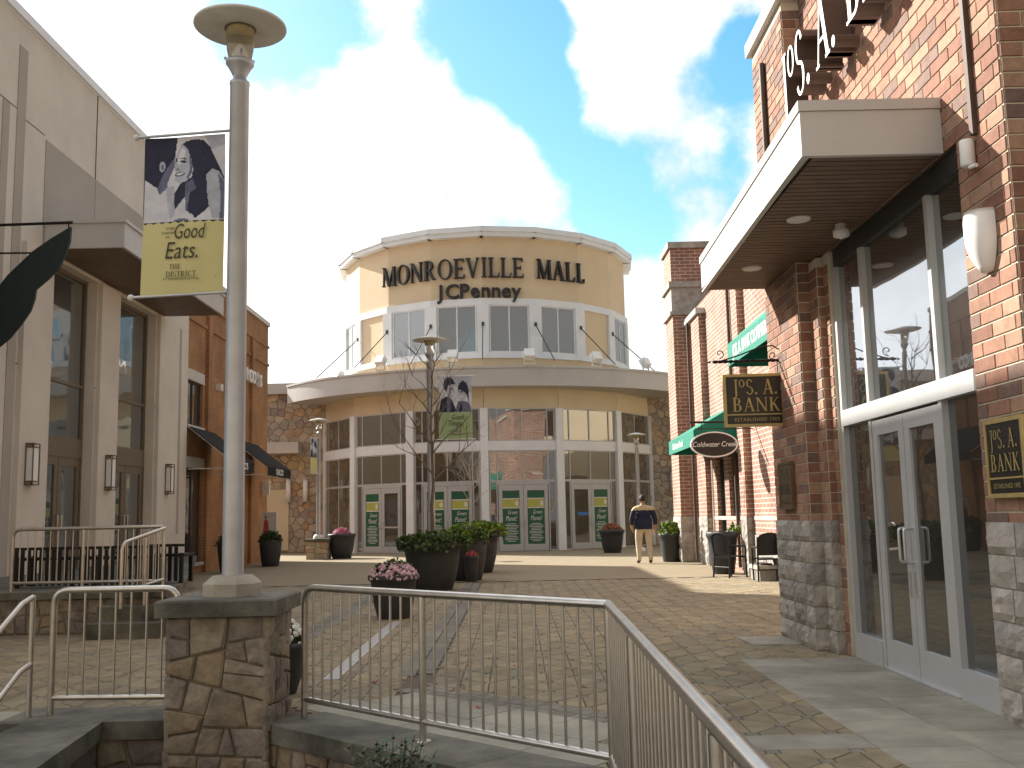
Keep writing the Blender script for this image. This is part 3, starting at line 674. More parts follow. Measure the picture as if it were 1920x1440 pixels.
# ---------------------------------------------------------------- lamp posts and banners
def lamp_post(loc, label, detail=True):
    x, y, z = loc; t = thing('lamp_post', label, 'street lamp', loc, 'grey disc-topped lamp posts'); H0 = 5.16-.85
    n = 28 if detail else 16
    if detail:
        oc = MB(); oct_ = lambda r_: [(x+r_*math.cos(R(22.5+45*k)), y+r_*math.sin(R(22.5+45*k))) for k in range(8)]
        a, b, c = oct_(.205), oct_(.205), oct_(.14); vs = [(*q, z) for q in a]+[(*q, z+.085) for q in b]+[(*q, z+.14) for q in c]
        oc.add(vs, [(r_*8+i, r_*8+(i+1) % 8, (r_+1)*8+(i+1) % 8, (r_+1)*8+i) for r_ in (0, 1) for i in range(8)]+[tuple(range(16, 24))]).build('base', 'concrete', t)
    else: MB().lathe([(.19, 0), (.19, .09), (.12, .15)], loc, 12).build('base', 'lamp_white', t)
    po = MB().lathe([(.076, .10), (.074, 1.2), (.070, 3.78), (.074, 3.785), (.074, 3.81), (.052, 3.815), (.050, 3.93)], loc, n).build('pole', 'pole_paint', t)
    hl = (x, y, z-.05)
    MB().lathe([(.050, 3.90), (.062, 3.93), (.092, 3.985), (.105, 4.0), (.105, 4.025), (.07, 4.03), (.001, 4.03)], hl, n).build('collar', 'pole_paint', t)
    MB().lathe([(.070, 4.03), (.088, 4.06), (.100, 4.12), (.104, 4.22), (.106, 4.30)], hl, n).build('lamp_glass', 'lamp_glass', t)
    MB().lathe([(.058, 4.03), (.05, 4.08), (.03, 4.13), (.012, 4.16), (.001, 4.16)], hl, n).build('lamp_bulb', 'lamp_diffuser', t)
    MB().lathe([(.098, 4.30), (.096, 4.20), (.09, 4.20), (.085, 4.30)], hl, n).build('reflector', 'sign_gold', t)
    hd = MB().lathe([(.001, 4.286), (.11, 4.286), (.335, 4.292), (.345, 4.300), (.343, 4.312), (.20, 4.355), (.06, 4.385), (.001, 4.39)], hl, 44 if detail else 24).build('shade', 'lamp_white', t)
    MB().lathe([(.09, 4.283), (.118, 4.279), (.118, 4.287)], hl, n).build('shade_ring', 'bronze_frame', hd)
    if detail:
        for k in range(3):
            a = R(120*k+50); MB().tube([(x+.10*math.cos(a), y+.10*math.sin(a), z+4.0), (x+.125*math.cos(a), y+.125*math.sin(a), z+4.02)], .012, 6).build('thumb_screw', 'pole_paint', t)
    return t
def inside(poly, x, y):
    c = False; j = len(poly)-1
    for i in range(len(poly)):
        if (poly[i][1] > y) != (poly[j][1] > y) and x < (poly[j][0]-poly[i][0])*(y-poly[i][1])/(poly[j][1]-poly[i][1])+poly[i][0]: c = not c
        j = i
    return c
def ell(cx, cy, rx, ry, n=18, rot=0):
    return [(cx+rx*math.cos(2*math.pi*k/n)*math.cos(rot)-ry*math.sin(2*math.pi*k/n)*math.sin(rot), cy+rx*math.cos(2*math.pi*k/n)*math.sin(rot)+ry*math.sin(2*math.pi*k/n)*math.cos(rot)) for k in range(n)]
BM = ['ink_pale', 'ink_light', 'ink_mid', 'ink_dark', 'banner_yellow', 'ink_text', 'banner_green']
def banner_cloth(M, w, h, shapes, split, ground, nx, ny, box, wave):
    mb = MB(M); ids = []
    for j in range(ny+1):
        for i in range(nx+1):
            u, v = i/nx, j/ny; mb.v.append(M @ Vector((u*w, wave(u, v), -v*h)))
    x0, y0, x1, y1 = box
    for j in range(ny):
        for i in range(nx):
            u, v = (i+.5)/nx, (j+.5)/ny; X, Y = x0+u*(x1-x0), y0+v*(y1-y0); k = 0
            if v > split+.004*math.sin(u*60): k = ground
            elif v > split-.006: k = 3
            else:
                for mi, poly in shapes:
                    if inside(poly, X, Y): k = mi
            mb.f.append([j*(nx+1)+i, (j+1)*(nx+1)+i, (j+1)*(nx+1)+i+1, j*(nx+1)+i+1]); mb.m.append(k); mb.sm.append(True)
    return mb
couple = [(1, [(560, 120), (750, 120), (750, 200), (640, 240), (600, 160)]), (3, [(100, 120), (362, 120), (340, 290), (250, 420), (205, 510), (100, 445)]), (2, [(205, 510), (250, 400), (332, 285), (348, 330), (300, 440), (282, 480), (290, 510), (215, 570)]),
    (1, ell(240, 345, 24, 42)), (2, ell(242, 350, 10, 22)), (0, [(100, 440), (160, 480), (215, 550), (290, 640), (322, 790), (100, 790)]), (1, [(275, 510), (340, 500), (365, 640), (350, 730), (320, 770), (290, 640)]),
    (3, [(385, 190), (430, 160), (500, 148), (570, 160), (625, 215), (665, 300), (700, 370), (740, 460), (740, 500), (690, 420), (640, 385), (600, 430), (605, 560), (640, 650), (600, 700), (520, 760), (470, 705), (432, 590), (350, 690), (345, 560), (400, 470), (480, 445), (492, 380), (455, 250)]),
    (1, [(385, 190), (360, 250), (347, 300), (336, 360), (350, 400), (346, 450), (380, 484), (440, 470), (488, 415), (478, 310), (440, 215), (410, 185)]), (0, [(392, 205), (372, 270), (362, 330), (380, 345), (420, 280), (425, 225)]), (2, [(455, 260), (478, 310), (486, 400), (450, 455), (440, 440), (465, 380)]),
    (3, ell(353, 300, 8, 14)), (3, ell(413, 316, 27, 9, rot=.12)), (3, ell(412, 292, 30, 4, rot=.15)), (2, ell(365, 372, 16, 6)), (3, ell(384, 412, 40, 18, rot=-.15)), (0, ell(386, 409, 33, 11, rot=-.15)),
    (1, [(600, 440), (640, 385), (695, 405), (735, 470), (740, 770), (650, 760), (620, 660), (608, 560)]), (2, [(690, 420), (735, 480), (740, 770), (705, 770), (715, 600)]), (2, [(430, 490), (490, 455), (540, 580), (520, 690), (480, 730), (438, 690)]), (3, [(470, 560), (540, 520), (560, 640), (520, 745), (455, 700)]),
    (0, [(360, 730), (372, 680), (384, 730), (430, 745), (465, 790), (340, 790)]), (2, ell(410, 770, 60, 12))]
b1 = thing('street_banner', 'black and white couple photo banner above yellow Good Eats print on the near lamp', 'banner', (-2.45, 7.4, 3.0), 'lamp post banners')
lp1 = lamp_post((-2.01, 7.30, .85), 'large grey lamp post on the fieldstone pillar in the foreground')
M1 = frame((-2.765, 7.43, 4.285), (1, -.09, 0))
wv = lambda u, v: .010*math.sin(u*5+v*3)+.012*math.sin(v*4.2+.6)
banner_cloth(M1, .635, 1.235, couple, .545, 4, 96, 180, (105, 125, 745, 1335), wv).build('cloth', BM, b1)
def on1(a, b): u, v = (a-105)/640, (b-125)/1210; return M1 @ Matrix.Translation((u*.635, wv(u, v)-.012, -v*1.235))
for s_, a, b, sz, kw in (('treat', 330, 830, .040, {}), ('yourself', 320, 863, .040, {}), ('to', 312, 897, .040, {})): text('print', s_, sz*.9, on1(a, b), 'ink_text', b1, **kw)
text('print', 'Good', .165, on1(476, 865), 'ink_text', b1, shear=.28, sx=.62); text('print', 'Eats.', .185, on1(425, 1010), 'ink_text', b1, shear=.22, sx=.78)
serif('print', 'THE', .038, on1(382, 1145), ['ink_text'], b1, .001); serif('print', 'DISTRICT', .044, on1(430, 1205), ['ink_text'], b1, .001, sx=.95); text('print', 'AT MONROEVILLE MALL', .026, on1(430, 1218), 'ink_text', b1); text('print', 'cbl', .014, on1(690, 1212), 'ink_text', b1)
for zz, xe in ((4.292, -2.83), (3.045, -2.84)):
    ar = MB().tube([(-2.06, 7.335, zz+.006), (xe, 7.335+(-2.06-xe)*.125, zz)], .011, 10).build('arm', 'pole_paint', b1)
    MB().lathe([(.001, -.026), (.018, -.018), (.026, 0), (.018, .018), (.001, .026)], (xe, 7.335+(-2.06-xe)*.125, zz), 12).build('finial', 'lamp_white', ar)
# middle lamp and its banner
LX, LY = -1.68, 20.6
lp2 = lamp_post((LX, LY, .75), 'grey lamp post with green banner rising behind the large dark planters', False)
MB().lathe([(.16, -.75), (.16, .02)], (LX, LY, .75), 12).build('footing', 'lamp_white', lp2)
b2 = thing('street_banner', 'banner with smiling couple above green Good Times print on the middle lamp', 'banner', (LX+.5, LY, 2.8), 'lamp post banners')
M2 = frame((LX+.17, LY-.02, 4.23), (1, .02, 0)); w2, h2 = .68, 1.27
pair = [(1, [(0, 0), (100, 0), (100, 30), (60, 20)]), (3, ell(32, 14, 17, 13)), (1, ell(36, 22, 13, 15)), (3, [(18, 8), (40, 3), (52, 12), (30, 15), (24, 26), (18, 22)]), (3, [(0, 62), (8, 40), (24, 34), (40, 40), (55, 62)]), (2, [(24, 34), (38, 38), (34, 62), (26, 62)]), (3, ell(74, 22, 15, 14)), (1, ell(72, 29, 11, 13)), (3, [(58, 18), (74, 6), (90, 18), (92, 50), (84, 30), (62, 22)]), (3, ell(69, 27, 5, 1.4)), (0, ell(70, 35, 6, 2)), (2, [(50, 62), (58, 44), (72, 42), (92, 46), (100, 62)]), (3, [(60, 62), (66, 46), (72, 50), (70, 62)]), (3, ell(40, 21, 4, 1.3)), (0, ell(42, 30, 6, 2.2))]
wv2 = lambda u, v: .012*math.sin(u*4+v*3)
banner_cloth(M2, w2, h2, pair, .575, 6, 56, 96, (0, 0, 100, 108), wv2).build('cloth', BM, b2)
def on2(u, v): return M2 @ Matrix.Translation((u*w2, wv2(u, v)-.014, -v*h2))
text('print', 'Good', .15, on2(.56, .66), 'ink_text', b2, shear=.28, sx=.7); text('print', 'Times.', .16, on2(.5, .76), 'ink_text', b2, shear=.25, sx=.75); serif('print', 'DISTRICT', .045, on2(.5, .90), ['ink_text'], b2, .001); text('print', 'AT MONROEVILLE MALL', .03, on2(.5, .945), 'ink_text', b2)
for zz in (4.245, 2.945): MB().tube([(LX+.05, LY-.01, zz), (LX+.92, LY+.0, zz)], .012, 8).build('arm', 'lamp_white', b2)
lp3 = lamp_post((-7.05, 36.7, .72), 'slim far lamp post on a stone pedestal left of the mall entrance', False)
lp4 = lamp_post((4.55, 37.4, .0), 'slim far lamp post behind the walking man near the right stone wing', False)
pd_ = thing('stone_pedestal', 'low square stone pedestal under the far left lamp post', 'pedestal', (-7.05, 36.7, 0))
MB().box(-7.42, -6.68, 36.35, 37.05, 0, .62).build('core', 'stone_joint', pd_); MB().box(-7.5, -6.6, 36.27, 37.13, .621, .72).build('cap', 'bluestone', pd_)
masonry(pd_, [(frame((-7.42, 36.35, 0), (1, 0, 0)), .74, .62), (frame((-6.68, 36.35, 0), (0, 1, 0)), .7, .62)], ['wallstone%d' % i for i in range(5)], .22, .01, .025, seed=51)
b3 = thing('street_banner', 'dark and yellow banner seen nearly edge-on on the far left lamp', 'banner', (-7.1, 36.7, 3), 'lamp post banners')
M3 = frame((-7.20, 35.97, 4.3), (.14, .99, 0))
banner_cloth(M3, .66, 1.25, pair, .55, 4, 24, 40, (0, 0, 100, 108), wv2).build('cloth', BM, b3)
for zz in (4.31, 3.04): MB().tube([(-7.05, 36.7, zz), (-7.21, 35.88, zz)], .012, 8).build('arm', 'lamp_white', b3)

# ---------------------------------------------------------------- cream building (left)
cb = thing('cream_building', 'tall cream stucco building with taupe panels and tall windows on the left', 'building', (-8.7, 20, 0))
CX = -8.7; F0 = .48
def rectwall(mb, M, w, h, holes, depth=.3, mi=0):
    """wall sheet in frame M with rectangular openings (u0,u1,w0,w1) and reveals going back (+v) by depth"""
    us = sorted({0, w}|{q for hh in holes for q in hh[:2]}); ws = sorted({0, h}|{q for hh in holes for q in hh[2:]}); mb.M = M
    for i in range(len(us)-1):
        for j in range(len(ws)-1):
            cu, cw = (us[i]+us[i+1])/2, (ws[j]+ws[j+1])/2
            if any(a < cu < b and c < cw < d for a, b, c, d in holes): continue
            mb.add([(us[i], 0, ws[j]), (us[i+1], 0, ws[j]), (us[i+1], 0, ws[j+1]), (us[i], 0, ws[j+1])], [(0, 1, 2, 3)], mi)
    for a, b, c, d in holes:
        for p0, p1 in (((a, c), (a, d)), ((a, d), (b, d)), ((b, d), (b, c)), ((b, c), (a, c))):
            mb.add([(p0[0], 0, p0[1]), (p1[0], 0, p1[1]), (p1[0], depth, p1[1]), (p0[0], depth, p0[1])], [(0, 1, 2, 3)], mi)
    mb.M = I4
Mc = frame((CX, 6.0, 0), (0, 1, 0))          # u = Y-6
U = lambda y: y-6.0
wins = [(U(15.2), U(17.0-.5), F0, 6.45), (U(18.78), U(20.92), F0, 6.45), (U(22.05), U(24.45), F0, 6.45)]
mb = MB(); rectwall(mb, Mc, U(26.95), 10.45, wins, .32)
mb.M = Mc; mb.add([(U(26.95), 0, 0), (U(26.95), 0, 10.45), (U(26.95), 8, 10.45), (U(26.95), 8, 0)], [(0, 1, 2, 3)]); mb.add([(0, 0, 10.45), (U(26.95), 0, 10.45), (U(26.95), 8, 10.45), (0, 8, 10.45)], [(0, 1, 2, 3)]); mb.add([(0, 0, 0), (0, 0, 10.45), (0, 8, 10.45), (0, 8, 0)], [(0, 1, 2, 3)])
mb.M = I4; mb.build('wall', 'cream_stucco', cb)
def cbox(name, m_, y0, y1, z0, z1, out, back=.0, parent=None): return MB().box(CX-back, CX+out, y0, y1, z0, z1).build(name, m_, parent or cb)
cbox('coping', 'white_trim', 6.0, 27.05, 10.451, 10.62, .07)
cbox('taupe_panel', 'taupe_stucco', 18.35, 26.6, 6.92, 8.60, .015); cbox('taupe_panel', 'taupe_stucco', 17.22, 17.52, F0, 9.95, .016); cbox('taupe_panel', 'taupe_stucco', 10.5, 16.6, 6.92, 8.60, .015)
cbox('taupe_panel', 'taupe_stucco', 16.72, 16.95, F0, 8.72, .016); cbox('taupe_panel', 'taupe_stucco', 26.1, 26.36, 1.1, 6.45, .016)
for yy in (20.6, 23.4): cbox('panel_joint', 'groove', yy, yy+.012, 6.95, 10.44, .0165)
for (a, b) in ((17.53, 18.77), (20.93, 22.04), (24.46, 26.09)): cbox('panel_joint', 'groove', a, b, 4.20, 4.225, .004)
cbox('panel_joint', 'groove', 6.1, 17.21, 8.74, 8.76, .004); cbox('panel_joint', 'groove', 17.53, 18.3, 8.66, 8.68, .004)
for yy in (17.62, 20.98, 24.52): cbox('pilaster', 'cream_stucco', yy, yy+(1.1 if yy < 20 else 1.0 if yy < 22 else 1.42), F0, 6.44, .09)
for (a, b, c, d) in wins:
    y0, y1 = a+6, b+6; fx = CX-.24; bk = CX-.30
    MB().box(bk-.02, bk, y0, y1, c, d).build('window_back', 'dark_frame', cb)
    fr = MB()
    for yy in (y0, y1-.07): fr.box(fx-.05, fx+.03, yy, yy+.07, c, d)
    fr.box(fx-.05, fx+.03, y0+.07, y1-.07, d-.07, d); fr.box(fx-.05, fx+.025, y0+.07, y1-.07, 4.17, 4.24); fr.box(fx-.05, fx+.04, y0+.07, y1-.07, 2.72, 3.12)
    wf = fr.build('window_frame', 'bronze_frame', cb)
    MB().box(fx-.03, fx-.01, y0+.07, y1-.07, 4.24, d-.07).build('pane', 'glass_cream', wf); MB().box(fx-.03, fx-.01, y0+.07, y1-.07, 3.12, 4.17).build('pane', 'glass_cream', wf)
    ym = (y0+y1)/2
    for k, (q0, q1) in enumerate(((y0+.07, ym), (ym, y1-.07))):
        df = MB(); df.box(fx-.04, fx+.02, q0+.01, q0+.15, c, 2.72); df.box(fx-.04, fx+.02, q1-.15, q1-.01, c, 2.72); df.box(fx-.04, fx+.02, q0+.15, q1-.15, c, c+.25); df.box(fx-.04, fx+.02, q0+.15, q1-.15, 2.55, 2.72)
        dd = df.build('door', 'bronze_frame', cb); MB().box(fx-.02, fx-.005, q0+.15, q1-.15, c+.25, 2.55).build('pane', 'glass_cream', dd)
        yh = (q1-.09) if k == 0 else (q0+.09)
        MB().tube(bend([(fx+.02, yh, 1.28), (fx+.09, yh, 1.28), (fx+.09, yh, 1.58), (fx+.02, yh, 1.58)], .03), .013, 8).build('handle', 'steel', dd)
MB().box(CX-.262, CX-.252, 22.2, 22.95, 1.15, 2.25).build('window_poster', ['poster_blue'], cb); MB().box(CX-.2515, CX-.249, 22.2, 22.95, 1.95, 2.25).build('window_poster', ['ink_dark'], cb)
MT = frame((CX-.248, 22.22, 1.1), (0, 1, 0))
pm = MB(MT); pm.add([(a, 0, b) for a, b in ell(.54, 1.0, .10, .085)], [tuple(range(18))]); pm.box(.69, .735, -.002, .0, .0, 1.15); pm.box(.05, .69, -.002, .0, .80, .84); pm.build('poster_print', 'letter_white', cb)
def sconce(y, zc, h=.74):
    s_ = MB(); x0, x1 = CX+.09, CX+.24
    for zz in (zc-h/2, zc-h/2+.06, zc+h/2-.075, zc+h/2-.015): s_.box(x0, x1, y-.13, y+.13, zz, zz+.018)
    for yy in (y-.13, y+.112): s_.box(x1-.018, x1, yy, yy+.018, zc-h/2, zc+h/2); s_.box(x0, x0+.018, yy, yy+.018, zc-h/2, zc+h/2)
    o = s_.build('wall_lamp', 'bronze_frame', cb)
    MB().box(x0+.0, x1-.02, y-.10, y+.10, zc-h/2+.08, zc+h/2-.08).build('diffuser', 'lamp_diffuser', o)
sconce(17.98, 2.46); sconce(21.5, 2.46); sconce(25.2, 2.46)
# canopy with plank soffit
cn = MB(); X1, Y0, Y1, Z0, Z1 = -7.18, 18.4, 24.9, 6.5, 7.0
cn.box(CX+.02, X1, Y0, Y1, Z0+.035, Z1-.03); cn.box(CX+.02, X1+.04, Y0-.04, Y1+.04, Z1-.0299, Z1+.03)
cn.box(X1-.06, X1+.001, Y0-.001, Y1+.001, Z0, Z0+.0349); cn.box(CX+.02, X1-.06, Y0-.001, Y0+.06, Z0, Z0+.0349)
can = cn.build('canopy', 'fascia_metal', cb)
pk = MB().box(CX+.03, X1-.065, -.048, .048, Z0+.012, Z0+.0345).mesh('soffit_plank', 'soffit')
for k in range(62): link('soffit_plank', pk, can, M=Matrix.Translation((0, Y0+.12+k*.104, 0)))
# terrace in front
te = thing('terrace', 'raised stone terrace with dark cap in front of the cream building', 'terrace', (-6, 14, 0))
MB().prism([(-14, 13.2), (-4.55, 13.2), (-4.8, 14.6), (-8.3, 26.4), (-8.68, 26.9), (-14, 26.9)], .0, .44).build('terrace_core', 'stone_joint', te)
MB().prism([(-14, 13.1), (-4.45, 13.1), (-4.7, 14.6), (-8.2, 26.4), (-8.69, 26.9), (-8.69, 13.9), (-14, 13.9)], .441, .53).build('cap_stone', 'bluestone', te)
masonry(te, [(frame((-9.5, 13.2, 0), (1, 0, 0)), 4.95, .44)], ['fieldstone%d' % i for i in range(5)], .2, .01, .025, seed=61)
for k in range(2): MB().box(-5.2, -4.30+.0, 12.45+.33*k, 12.45+.33*(k+1)-.002, .0, .18*(k+1)).build('step', 'bluestone', te)
masonry(te, [(frame((-4.62, 13.2, 0), (.25, 1, 0)), 1.3, .44)], ['fieldstone%d' % i for i in range(5)], .2, .01, .025, seed=62)
tr = thing('terrace_railing', 'steel railing along the raised terrace in front of the dark benches', 'railing', (-5.5, 13.3, .53))
railing(tr, [((-6.55, 13.35, 0), (-4.55, 13.25, 0), [.47, 1.0])], top=1.33, low=.64, z0=.53, sp=.10, round_ends=(True, False))
sr_ = thing('step_railing', 'small steel railing with curved end beside the terrace steps', 'railing', (-4.6, 12.8, 0))
MB().tube(bend([(-4.78, 12.45, .36), (-4.78, 12.45, 1.14), (-4.52, 13.2, 1.31)], .10), .022, 10).build('top_rail', 'steel', sr_)
MB().tube([(-4.78, 12.45, .55), (-4.53, 13.2, .66)], .018, 8).build('bottom_rail', 'steel', sr_)
for k in range(1, 8): f = k/8; MB().tube([(-4.78+.25*f, 12.45+.75*f, .56+.1*f), (-4.78+.25*f, 12.45+.75*f, 1.14+.17*f)], .008, 6).build('baluster', 'steel', sr_)
MB().tube([(-4.64, 12.85, .2), (-4.64, 12.85, 1.2)], .02, 8).build('post', 'steel', sr_)
def bench(x, y, w, label):
    t = thing('slatted_bench', label, 'bench', (x, y, .53), 'dark slatted benches on the terrace')
    for dx in (-w/2+.05, w/2-.05):
        for dy in (-.22, .2): MB().box(x+dx-.025, x+dx+.025, y+dy-.025, y+dy+.025, .53, .95 if dy < 0 else .53+.42).build('leg', 'black_metal', t)
    MB().box(x-w/2, x+w/2, y-.24, y+.24, .90, .94).build('seat', 'black_metal', t)
    for k in range(int(w/.085)): MB().box(x-w/2+.02+k*.085, x-w/2+.07+k*.085, y-.27, y-.25, .56, 1.04).build('slat', 'black_metal', t)
    MB().box(x-w/2, x+w/2, y-.275, y-.245, 1.041, 1.08).build('top_bar', 'black_metal', t)
bench(-6.45, 14.3, .85, 'dark slatted bench at the far left behind the terrace railing'); bench(-5.42, 14.2, 1.05, 'dark slatted bench in the middle behind the terrace railing'); bench(-4.93, 14.75, .5, 'short dark slatted bench at the right end of the terrace')
# leaf-shaped blade sign
bs = thing('blade_sign', 'dark green leaf-shaped hanging sign on black bars at the left edge', 'sign', (-8, 16.3, 5))
YS = 16.3; g = lambda px, py: (-(960-px)/1900*YS*1.0, (985-py)/1900*YS+EYE)
out = [(118, 412), (117, 440), (108, 470), (97, 493), (80, 512), (55, 534), (53, 552), (46, 575), (30, 600), (8, 628), (-30, 660), (-60, 668), (-70, 640), (-52, 590), (-30, 545), (0, 505), (45, 460), (80, 435)]
poly = [(g(a, b)[0]-.02, g(a, b)[1]) for a, b in out]
Ms = frame((0, YS, 0), (1, 0, 0)); mb = MB(Ms @ Matrix(((1, 0, 0, 0), (0, 0, 1, 0), (0, 1, 0, 0), (0, 0, 0, 1)))); mb.prism(poly, -.03, .03); mb.build('panel', 'sign_green_dark', bs)
for (a, b, c) in ((408, 403, .025), (463, 462, .016)): MB().tube([(CX+.01, YS, g(0, a)[1]+.02), (g(118 if c > .02 else 60, b)[0], YS, g(118, b)[1])], c, 8).build('bar', 'black_metal', bs)
MB().tube([(g(110, 0)[0], YS, g(0, 405)[1]), (g(110, 0)[0], YS, g(0, 418)[1])], .012, 6).build('hanger', 'black_metal', bs)

# ---------------------------------------------------------------- brown brick building (left, behind)
bb = thing('brown_brick_building', 'brown brick shop building with black awnings beyond the cream building', 'building', (-8.8, 31, 0))
BX = -8.78; Mb = frame((BX, 26.96, 0), (0, 1, 0)); ub = lambda y: y-26.96
bw = [(ub(27.15), ub(28.55), 4.02, 5.25), (ub(31.2), ub(32.5), 4.02, 5.25), (ub(27.2), ub(28.65), .30, 2.86), (ub(30.9), ub(32.2), .30, 2.86)]
mb = MB(); rectwall(mb, Mb, ub(36.1), 8.35, bw, .14)
mb.M = Mb; e = ub(36.1); mb.add([(e, 0, 0), (e, 0, 8.35), (e, 9, 8.35), (e, 9, 0)], [(0, 1, 2, 3)]); mb.add([(0, 0, 8.35), (e, 0, 8.35), (e, 9, 8.35), (0, 9, 8.35)], [(0, 1, 2, 3)]); mb.M = I4; mb.build('wall', 'brick_left', bb)
MB().box(BX-.3, BX+.06, 26.97, 36.16, 8.351, 8.50).build('coping', 'fascia_metal', bb)
for zz in (7.55, 6.9): MB().box(BX, BX+.05, 27.0, 36.12, zz, zz+.09).build('string_course', 'brick_left', bb)
for yy in (28.75, 33.6): MB().box(BX, BX+.10, yy, yy+.34, .0, 7.5).build('pilaster', 'brick_left', bb)
for a, b, c, d in bw:
    y0, y1 = a+26.96, b+26.96; fr = MB(); xx = BX-.10
    for yy in (y0, (y0+y1)/2-.02, y1-.05): fr.box(xx-.03, xx+.02, yy, yy+.05, c, d)
    fr.box(xx-.03, xx+.019, y0, y1, d-.05, d-.001); fr.box(xx-.03, xx+.019, y0, y1, c+.001, c+.05)
    wf = fr.build('window', 'dark_frame', bb)
    ym = (y0+y1)/2-.02
    for q0, q1 in ((y0+.05, ym), (ym+.05, y1-.05)): MB().box(xx-.02, xx-.01, q0, q1, c+.05, d-.05).build('pane', 'glass_cream', wf)
    MB().box(BX-.02, BX+.03, y0-.06, y1+.06, d+.001, d+.30).build('lintel', 'fascia_metal', bb)
    MB().box(BX-.1, BX+.06, y0-.05, y1+.05, c-.09, c-.001).build('sill', 'fascia_metal', bb)
def awning(parent, x, out, y0, y1, zt, zb, m_, val=.28, sgn=1, frame_m='black_metal', lift=.0):
    """sloped awning on a wall at x projecting by out towards +X*sgn"""
    xo = x+sgn*out; a = MB()
    a.add([(x, y0, zt), (x, y1, zt), (xo, y1, zb), (xo, y0, zb)], [(0, 1, 2, 3)]); a.add([(xo, y0, zb), (xo, y1, zb), (xo, y1, zb-val), (xo, y0, zb-val)], [(0, 1, 2, 3)])
    a.add([(x, y0, zt-.02), (x, y1, zt-.02), (xo-sgn*.01, y1, zb-.02), (xo-sgn*.01, y0, zb-.02)], [(3, 2, 1, 0)])
    for yy in (y0, y1): a.add([(x, yy, zt), (xo, yy, zb), (xo, yy, zb-val), (x, yy, zb-val)], [(0, 1, 2, 3)]) if frame_m is None else None
    o = a.build('awning', m_, parent)
    if frame_m:
        for yy in (y0+.02, y1-.02): MB().tube([(x, yy, zb-val+.03), (xo-sgn*.02, yy, zb-val+.03)], .012, 6).build('awning_bar', 'lamp_white', o); MB().tube([(x, yy, zt-.04), (xo-sgn*.02, yy, zb-.04)], .012, 6).build('awning_bar', 'lamp_white', o)
    return o
a1 = awning(bb, BX+.11, 1.15, 27.0, 29.4, 3.95, 3.05, 'awning_black'); a2 = awning(bb, BX+.11, 1.15, 31.0, 34.2, 3.95, 3.05, 'awning_black')
for (yy, par) in ((28.2, a1), (32.6, a2)): text('awning_print', "CHICO'S", .26, frame((BX+1.268, yy, 2.91), (0, 1, 0)), 'letter_white', par, bold=.008)
sg = thing('wall_sign', "white raised capital letters CHICO'S on the brown brick wall", 'sign', (BX, 32.5, 5.9))
for i, c in enumerate("CHICO'S"):
    q = text('letter', c, .55, frame((BX+.09, 31.85+i*.45, 6.15), (0, 1, 0)), 'letter_white', sg, depth=.14, bold=.02)
MB().box(BX+.0, BX+.16, 29.75, 30.0, 5.25, 5.45).build('wall_light', 'lamp_white', bb); MB().box(BX+.1, BX+.3, 35.2, 35.36, 2.3, 2.75).build('wall_light', 'lamp_white', bb)
ps = thing('poster_stand', 'pale poster with red figure on a thin stand outside the brick shop', 'sign', (-7.85, 32.6, 0))
Mp = frame((-8.12, 32.75, 0), (1, -.35, 0)); MB(Mp).box(0, .56, -.012, .012, .62, 1.66).build('panel', 'poster_pale', ps)
for u_ in (.01, .54): MB(Mp).box(u_, u_+.02, -.011, .011, 0, .619).build('leg', 'alu', ps)
fg = MB(Mp)
for (pl_, k) in ((ell(.16, 1.50, .045, .06), 1), ([(.06, .95), (.10, 1.40), (.16, 1.44), (.24, 1.40), (.28, 1.15), (.24, .95)], 0), ([(.02, .72), (.54, .72), (.54, .80), (.02, .80)], 0)):
    fg.add([(a, -.0135-.001*k, b) for a, b in pl_], [tuple(range(len(pl_)))], k)
fg.build('print', ['poster_red', 'skin'], ps); text('print', "CHICO'S", .075, Mp @ Matrix.Translation((.28, -.0155, .76)), 'letter_white', ps)
# ---------------------------------------------------------------- clothing shop block (right, near)
rs = thing('brick_shop_building', 'near red brick shop block with stone base, glass doors and metal canopy on the right', 'building', (3.1, 9, 0))
WX, PXF, SB = 3.12, 2.925, 1.26; ZT = 7.6
NB = 4; bp = brick_proto(); bprotos = [(bp, 'brick%d' % i) for i in range(NB)]
ww = (9.70-6.78)   # window width
core = MB()
core.box(WX, 9, 6.08, 6.76, 0, ZT); core.box(WX, 9, 6.76, 9.72, 3.9, ZT-.001); core.box(WX, 9, 9.72, 11.38, 0, ZT-.002); core.box(3.6, 9, 6.76, 9.72, 0, 3.899); core.box(PXF, WX+.001, 10.12, 11.40, 0, 6.70); core.box(3.05, WX+.0015, 9.86, 10.119, 0, 3.85)
core.build('wall', 'mortar', rs)
items = []
Mw = frame((WX, 10.12, 0), (0, -1, 0))
def zrow(z): return round(z/.1016)
def add_bricks(M, w, z0, z1, seed):
    r0_ = zrow(z0); items.extend([(Mm, k) for Mm, k in brick_items(M @ Matrix.Translation((0, 0, r0_*.1016)), w, z1-r0_*.1016, NB, seed=seed, z0=r0_)])
add_bricks(frame((WX, 10.12, 0), (0, -1, 0)), 4.04, 3.9, ZT, 1)                       # main wall above the canopy
add_bricks(frame((WX, 6.76, 0), (0, -1, 0)), .68, SB, 3.9, 2)                         # right pier
add_bricks(frame((WX, 6.08, 0), (1, 0, 0)), 2.2, SB, ZT, 3)                           # corner return
add_bricks(frame((PXF, 11.40, 0), (0, -1, 0)), 1.28, SB, 6.66, 4)                      # left pier front
add_bricks(frame((PXF, 10.12, 0), (1, 0, 0)), .195, SB, 6.66, 5); add_bricks(frame((3.05, 10.12, 0), (0, -1, 0)), .26, SB, 3.8, 6); add_bricks(frame((3.05, 9.86, 0), (1, 0, 0)), .10, SB, 3.8, 7)
